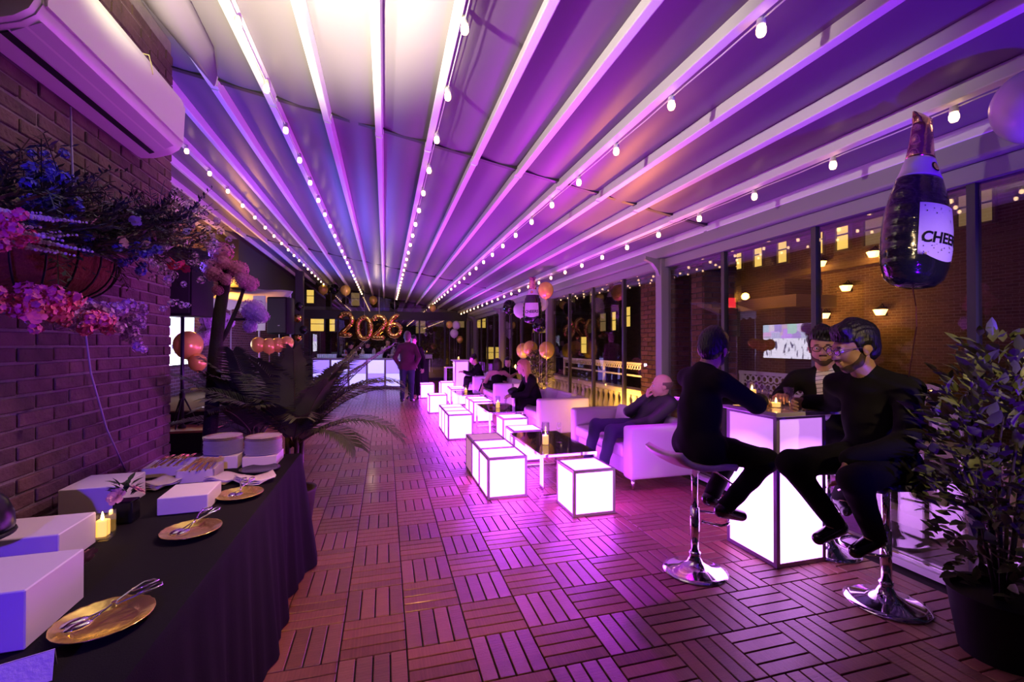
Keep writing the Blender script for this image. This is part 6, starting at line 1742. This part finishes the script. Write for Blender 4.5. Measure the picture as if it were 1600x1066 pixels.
# balloons
def balloon_mesh(r, mat, k=1.15):
    prof = [(0.001, -r * 1.30)]
    prof = [(r * 0.07, -r * 1.34), (r * 0.10, -r * 1.28), (r * 0.05, -r * 1.22)]
    for i in range(1, 17):
        a = -PI / 2 + PI * i / 17
        rr_ = r * math.cos(a); z = r * math.sin(a) * (1.2 if a < 0 else 1.02)
        prof.append((max(0.001, rr_), z))
    prof.append((0.001, r * 1.02))
    return MB().lathe(prof, 24).mesh('balloon', mat, True)
BM = {}
def balloon(p, r, col, lab, grp, string=0.0):
    key = (col,)
    mat = {'gold': m_goldball, 'white': m_whiteball, 'black': m_blackball, 'foil': m_gold}[col]
    if key not in BM: BM[key] = balloon_mesh(1.0, mat)
    t = thing('balloon', lab, 'balloon', p, 0, grp)
    obj('envelope', BM[key], t, (0, 0, 0), (0, 0, 0), (r,) * 3)
    if string < 0: string = p[2] - 1.33 * r + string + 0.0001
    if string > 0.01:
        MB().tube([(0, 0, -1.33 * r), (0.01, 0.01, -1.33 * r - string * 0.5), (0, 0.0, -1.33 * r - string)], 0.0025, 5).build('ribbon', M('ribbon', (0.6, 0.5, 0.6), 0.4), t)
G1 = 'balloons around the second bottle balloon'
balloon((2.84, 1.345, 2.60), 0.15, 'white', 'white balloon cut by the right edge of the frame', 'white balloons', -1.75)
balloon((2.52, 8.45, 2.17), 0.135, 'white', 'white balloon left of the small bottle balloon', G1, -0.001)
balloon((2.72, 7.55, 2.46), 0.135, 'gold', 'gold balloon right of the small bottle balloon under the canopy', G1, -0.45)
balloon((2.85, 8.15, 2.28), 0.13, 'white', 'white balloon half hidden behind the small bottle balloon', G1, -0.66)
balloon((2.70, 9.9, 2.35), 0.15, 'black', 'black balloon left of the white balloon by the glass', G1, -0.45)
balloon((2.72, 7.9, 1.86), 0.13, 'black', 'black balloon under the small bottle balloon', G1, -0.45)
for p, lab in (((2.90, 9.5, 1.37), 'gold foil ball balloon above the olive plant, leftmost of three'), ((2.92, 9.05, 1.42), 'gold foil ball balloon above the olive plant, middle of three'), ((2.98, 8.22, 1.40), 'gold foil ball balloon right of the olive plant')):
    balloon(p, 0.15, 'gold', lab, 'gold balls over the olive plant', -0.001)
balloon((-2.80, 7.75, 1.50), 0.19, 'gold', 'gold balloon on the stage, larger of the pair by the lilac flowers', 'gold balloons on the stage')
balloon((-2.66, 7.70, 1.24), 0.12, 'gold', 'small gold balloon under the lilac flowers', 'gold balloons on the stage')
for k, (x, z, r) in enumerate(((-2.17, 1.50, 0.125), (-2.0, 1.48, 0.13), (-1.86, 1.50, 0.12), (-1.72, 1.53, 0.115))):
    balloon((x, 9.0 + 0.02 * k, z), r, 'gold', ['gold ball balloon, leftmost of the row above the palm', 'gold ball balloon, second of the row above the palm', 'gold ball balloon, third of the row above the palm', 'gold ball balloon, rightmost of the row above the palm'][k], 'gold row above the palm', -0.001)
for (x, y, z, r, c, lab) in ((-1.96, 16, 3.30, 0.15, 'gold', 'gold balloon under the canopy, leftmost at the far end'), (-1.62, 16, 3.33, 0.15, 'black', 'black balloon under the canopy between two gold ones'), (-1.27, 16, 3.30, 0.16, 'gold', 'gold balloon under the canopy above the first number two'),
                          (-0.41, 16.6, 3.05, 0.14, 'gold', 'gold balloon under the canopy above the zero'), (0.31, 16.4, 2.90, 0.16, 'black', 'black balloon under the canopy above the six'), (1.63, 16.4, 2.80, 0.12, 'gold', 'gold balloon under the canopy right of the numbers'),
                          (2.49, 16.5, 2.20, 0.15, 'white', 'white balloon at the top of the far right cluster'), (2.40, 16.4, 1.90, 0.15, 'white', 'white balloon at the bottom of the far right cluster'), (2.24, 16.5, 2.22, 0.12, 'gold', 'gold balloon at the left of the far right cluster'), (2.62, 16.5, 1.68, 0.12, 'gold', 'gold balloon hanging lowest in the far right cluster'),
                          (-2.52, 15.075, 2.66, 0.12, 'black', 'black balloon topping the dark column by the bar'), (-2.56, 15.075, 2.30, 0.12, 'foil', 'shiny gold balloon on the dark column by the bar'), (-2.40, 15.085, 1.95, 0.12, 'black', 'black balloon low on the dark column by the bar'), (-2.55, 15.10, 1.70, 0.10, 'foil', 'small shiny gold balloon low on the dark column')):
    if z > 2.7:                       # pushed up against the canopy
        k_ = 1.765 / (z - 1.5 + r + 0.182 * x); x, y, z, r = x * k_, y * k_, 1.5 + (z - 1.5) * k_, r * k_
    balloon((x, y, z), r, c, lab, 'far balloons', -0.001 if 16 < y < 17 and z < 2.6 else 0)
cp = tag(MB().bx(-2.66, -2.44, 15.2, 15.42, 0, 3.75).build('column_post', m_mull), 'dark square post left of the bar', 'post')

# gold number balloons 2 0 2 6
def digit_path(d):
    if d == '0': return [(0.19 * math.cos(a), 0.30 * math.sin(a)) for a in [2 * PI * k / 24 + PI / 2 for k in range(24)]], True
    if d == '2':
        p = [(-0.17, 0.16)] + [(0.18 * math.cos(a), 0.13 + 0.17 * math.sin(a)) for a in [PI * 0.9 - k * PI * 1.15 / 10 for k in range(11)]]
        p += [(0.02, -0.12), (-0.12, -0.24), (-0.17, -0.29), (-0.05, -0.30), (0.08, -0.30), (0.19, -0.30)]
        return p, False
    p = [(0.14, 0.30), (0.04, 0.27), (-0.06, 0.20), (-0.14, 0.06), (-0.18, -0.10)]
    p += [(0.0 + 0.175 * math.cos(a), -0.13 + 0.17 * math.sin(a)) for a in [PI + k * 2 * PI / 16 for k in range(17)]]
    return p, False
for ch, px_x, y, z, dz, lab in (('2', -1.26, 16.05, 2.10, 0.06, 'gold foil number two balloon, first of the year'), ('0', -0.67, 15.92, 2.05, -0.02, 'gold foil number zero balloon'), ('2', -0.20, 15.80, 2.07, 0.0, 'gold foil number two balloon between the zero and six'), ('6', 0.30, 15.66, 2.09, 0.03, 'gold foil number six balloon, last of the year')):
    t = thing('number_balloon', lab, 'balloon', (px_x, y, z + dz), -0.27, 'gold number balloons over the bar')
    pts, closed = digit_path(ch)
    P3 = [(p[0] * 1.15, 0.0, p[1] * 1.18) for p in pts]
    m = MB()
    if closed: P3 = P3 + [P3[0]]
    n = len(P3)
    # resample with crinkles
    pp = []; rs = []
    for i in range(n - 1):
        for q in range(3):
            f_ = q / 3; pp.append(tuple(P3[i][k] * (1 - f_) + P3[i + 1][k] * f_ for k in range(3)))
    pp.append(P3[-1])
    rs = [0.084 + 0.006 * math.sin(i * 1.7) for i in range(len(pp))]
    if not closed: rs[0] = 0.02; rs[1] = 0.055; rs[-1] = 0.02; rs[-2] = 0.055
    m.tube(pp, rs, 12, not closed).build('foil_tube', m_gold, t, smooth=True)
    MB().tube([(0, 0, 0.36), (0, 0, 0.36 + 0.9)], 0.002, 4).build('hanging_thread', m_white, t)

# champagne bottle foil balloons
m_blackfoil = M('black_foil', (0.012, 0.012, 0.016), 0.10, 0.0, bump=0.6, bscale=18, coat=0.8, stretch=(1, 1, 2.2))
m_copper = M('rose_gold_foil', (0.72, 0.38, 0.34), 0.18, 1.0, bump=0.35, bscale=22)
m_labelw = M('label_white', (0.72, 0.62, 0.78), 0.35, bump=0.15, bscale=20)
BP = [(0.05, 0.0), (0.12, 0.012), (0.172, 0.05), (0.198, 0.12), (0.207, 0.22), (0.205, 0.32), (0.192, 0.43), (0.170, 0.52), (0.142, 0.60), (0.112, 0.67), (0.090, 0.73), (0.078, 0.79), (0.070, 0.85), (0.064, 0.91), (0.058, 0.94)]
def bp_r(z):
    for (r0, z0), (r1, z1) in zip(BP[:-1], BP[1:]):
        if z0 <= z <= z1: return r0 + (r1 - r0) * (z - z0) / (z1 - z0)
    return BP[-1][0]
FLAT = 0.66
def bpt(ang, z, e=0.0):
    r = bp_r(z) + e
    # seam crinkle near the flat edge
    ed = abs(math.sin(ang))
    return ((r * math.cos(ang)) * FLAT, r * math.sin(ang), z)
def bottle_balloon(loc, rz, tilt, s_, lab, lab_ang, text):
    t = thing('bottle_balloon', lab, 'balloon', loc, rz, 'champagne bottle foil balloons')
    t.rotation_euler = (tilt[0], tilt[1], rz); t.scale = (s_,) * 3
    def band(z0, z1, n, e, name, mat, a0=None, a1=None):
        m = MB(); A = 48; zz = [z0 + (z1 - z0) * i / n for i in range(n + 1)]; vs = []; fs = []
        full = a0 is None
        for z in zz:
            for k in range(A + (0 if full else 1)):
                a = 2 * PI * k / A if full else a0 + (a1 - a0) * k / A
                cz = z
                if not full and z == z0: cz = z0 + 0.05 * abs((k / A - 0.5) * 2) ** 2
                ee = e + (0.004 * math.sin(z * 75) * max(0, abs(math.sin(a)) - 0.75) * 4 if full else 0)
                vs.append(bpt(a, cz, ee))
        W = A if full else A + 1
        for i in range(n):
            for k in range(A):
                k2 = (k + 1) % W if full else k + 1
                fs.append((i * W + k, i * W + k2, (i + 1) * W + k2, (i + 1) * W + k))
        if full:
            fs.append(tuple(reversed(range(W)))); fs.append(tuple(n * W + k for k in range(W)))
        return m.add(vs, fs).build(name, mat, t, smooth=True)
    band(0.0, 0.615, 36, 0.0, 'bottle_body', m_blackfoil)
    band(0.615, 0.735, 10, 0.001, 'neck_label', m_labelw)
    band(0.735, 0.94, 14, 0.0, 'neck_foil', m_copper)
    m = MB(); vs = []; fs = []
    for i, (z, e, sx) in enumerate(((0.938, 0.0, 1.0), (0.965, 0.006, 0.8), (0.985, 0.022, 0.35), (1.0, 0.032, 0.15))):
        for k in range(24):
            a = 2 * PI * k / 24; r = 0.058 + e + 0.006 * math.cos(6 * a) * (i > 0)
            vs.append((r * math.cos(a) * FLAT * sx, r * math.sin(a), z))
    for i in range(3):
        for k in range(24): fs.append((i * 24 + k, i * 24 + (k + 1) % 24, (i + 1) * 24 + (k + 1) % 24, (i + 1) * 24 + k))
    fs.append(tuple(72 + k for k in range(24)))
    m.add(vs, fs).build('crimped_top', m_copper, t, smooth=True)
    lb = band(0.13, 0.44, 14, 0.0035, 'front_label', m_labelw, lab_ang - 0.80, lab_ang + 0.80)
    # lettering wrapped around the label
    cu = bpy.data.curves.new('lettering', 'FONT'); cu.body = text; cu.size = 0.082; cu.align_x = 'CENTER'; cu.extrude = 0.0; cu.offset = 0.0025; cu.shear = 0.15
    to = bpy.data.objects.new('tmp_text', cu); COL.objects.link(to)
    dg = bpy.context.evaluated_depsgraph_get(); me0 = bpy.data.meshes.new_from_object(to.evaluated_get(dg))
    bpy.data.objects.remove(to)
    vs = [v.co.copy() for v in me0.vertices]; fs = [tuple(p.vertices) for p in me0.polygons]
    vs2 = []
    for v in vs:
        z = 0.225 + v.y * 1.0 + 0.03 * v.x
        vs2.append(bpt(lab_ang + v.x / 0.195, z, 0.0062))
    MB().add(vs2, fs).build('lettering', m_black, lb)
    rr = random.Random(3); m = MB()
    for k in range(40):
        a = lab_ang + rr.uniform(-0.7, 0.7); z = rr.choice([rr.uniform(0.345, 0.425), rr.uniform(0.165, 0.235)]); q = rr.uniform(0.0015, 0.004)
        m.add([bpt(a + q / 0.2 * math.cos(b), z + q * math.sin(b), 0.0058) for b in [2 * PI * j / 6 for j in range(6)]], [tuple(range(6))])
    o = m.build('label_dots', m_black, lb); o['kind'] = 'stuff'
    # round gold seal on the collar
    sl = MB(); sl.add([bpt(lab_ang + 0.028 / 0.12 * math.cos(b), 0.672 + 0.028 * math.sin(b), 0.006) for b in [2 * PI * j / 24 for j in range(24)]], [tuple(range(24))])
    so = sl.build('seal', m_black, t)
    sl = MB(); sl.add([bpt(lab_ang + 0.021 / 0.12 * math.cos(b), 0.672 + 0.021 * math.sin(b), 0.009) for b in [2 * PI * j / 24 for j in range(24)]], [tuple(range(24))])
    si = sl.build('seal_disc', m_goldplate, so)
    MB().tube([(0, 0, 0.0), (0.01, 0.02, -0.10), (0.03, 0.0, -0.22), (0.0, 0.01, -0.5)], 0.003, 5).build('ribbon', m_copper, t)
    return t
# to camera direction at the big balloon is about (-0.85,-0.53): turn the label to the camera's right
bottle_balloon((2.72, 1.77, 1.80), math.radians(-86), (-0.10, 0.0, 0), 0.95, 'big champagne bottle foil balloon hanging before the right glass', 0.0, 'CHEERS')
bottle_balloon((2.62, 8.0, 1.88), math.radians(-118), (0.0, 0.0, 0), 0.86, 'small champagne bottle foil balloon over the second sofa', 0.0, 'CHEERS')

# white canopy and sign in the recess
aw = thing('white_awning', 'white fabric awning in the left recess lit violet', 'awning', (-2.75, 11.3, 1.95))
vs = []; fs = []; NU = 12
for a in range(NU + 1):
    for b in range(7):
        u = a / NU; v = b / 6
        x = -0.75 + 1.35 * u; y = -0.5 + 1.2 * v
        vs.append((x, y, 0.50 + 0.42 * v - 0.10 * u + 0.02 * math.sin(9 * u)))
for a in range(NU):
    for b in range(6): fs.append((a * 7 + b, (a + 1) * 7 + b, (a + 1) * 7 + b + 1, a * 7 + b + 1))
o = MB().add(vs, fs).build('canopy', M('awning_white', (0.72, 0.66, 0.72), 0.7), aw, smooth=True); md = o.modifiers.new('t', 'SOLIDIFY'); md.thickness = 0.012
vs = []; fs = []
for a in range(NU + 1):
    u = a / NU; x = -0.75 + 1.35 * u; z = 0.50 - 0.10 * u + 0.02 * math.sin(9 * u)
    vs += [(x, -0.5, z), (x, -0.5, z - 0.20 + 0.03 * math.cos(a * PI))]
for a in range(NU): fs.append((a * 2, a * 2 + 1, a * 2 + 3, a * 2 + 2))
o = MB().add(vs, fs).build('valance', M('awning_white', (0.72, 0.66, 0.72), 0.7), aw); md = o.modifiers.new('t', 'SOLIDIFY'); md.thickness = 0.01
for x in (-0.72, 0.55):
    MB().tube([(x, -0.48, 0.42), (x, -0.48, -1.435 if x < 0.3 else -1.945)], 0.018, 8).build('pole', m_silver, aw)
    MB().tube([(x, 0.68, 0.80), (x, 0.68, -1.945)], 0.018, 8).build('pole', m_silver, aw)
sg = thing('white_sign', 'white sign board with a black letter beside the smaller loudspeaker', 'sign', (-2.52, 10.45, 1.78), -0.25)
MB().bx(-0.11, 0.14, -0.01, 0.01, 0.0, 0.72).build('board', m_white, sg)
def letters(parent, txt, size, c, mat, name='lettering'):
    cu = bpy.data.curves.new(name, 'FONT'); cu.body = txt; cu.size = size; cu.align_x = 'CENTER'; cu.extrude = 0.001
    to = bpy.data.objects.new('tmp_text', cu); COL.objects.link(to)
    dg = bpy.context.evaluated_depsgraph_get(); me0 = bpy.data.meshes.new_from_object(to.evaluated_get(dg)); bpy.data.objects.remove(to)
    me0.materials.clear(); me0.materials.append(mat)
    return obj(name, me0, parent, c, (PI / 2, 0, 0))
letters(sg, 'E', 0.30, (-0.01, -0.013, 0.24), m_black)
MB().bx(-0.05, 0.03, -0.014, -0.011, 0.18, 0.195).build('underline', m_black, sg)
MB().lathe([(0.018, -1.78), (0.018, 0.0)], 10, (0.0, 0.03, 0)).build('post', m_silver, sg)
MB().lathe([(0.16, -1.78), (0.16, -1.76)], 20, (0.0, 0.03, 0)).build('foot', m_black, sg)

# black handbag on the blonde woman's lap
hb_ = thing('handbag', 'black handbag held on the blonde woman lap', 'bag', (2.13, 7.59, 0.635))
V, F = sdf_mesh([dict(a=(-0.05, -0.06, 0.06), b=(0.05, 0.07, 0.07), r=0.06, n=(0, 0, 1), s=1.3), dict(a=(0.0, 0.0, 0.03), r=0.07)], 0.012, 0.04)
vf_obj('bag_body', [(V, F, 0)], [m_puffer], hb_)
MB().tube([(0, -0.05, 0.10), (0, -0.04, 0.17), (0, 0.04, 0.17), (0, 0.05, 0.10)], 0.006, 6).build('strap', m_black, hb_)
# exit sign outside
ex = thing('red_sign', 'small red illuminated sign on the shaded brick pillar', 'sign', (4.18, 4.77, 2.02))
MB().bx(-0.06, 0.06, -0.02, 0.0, -0.06, 0.06).build('lamp_box', M('red_glow', (0.4, 0.0, 0.0), 0.4, emit=(1, 0.03, 0.05), estr=1.2), ex)
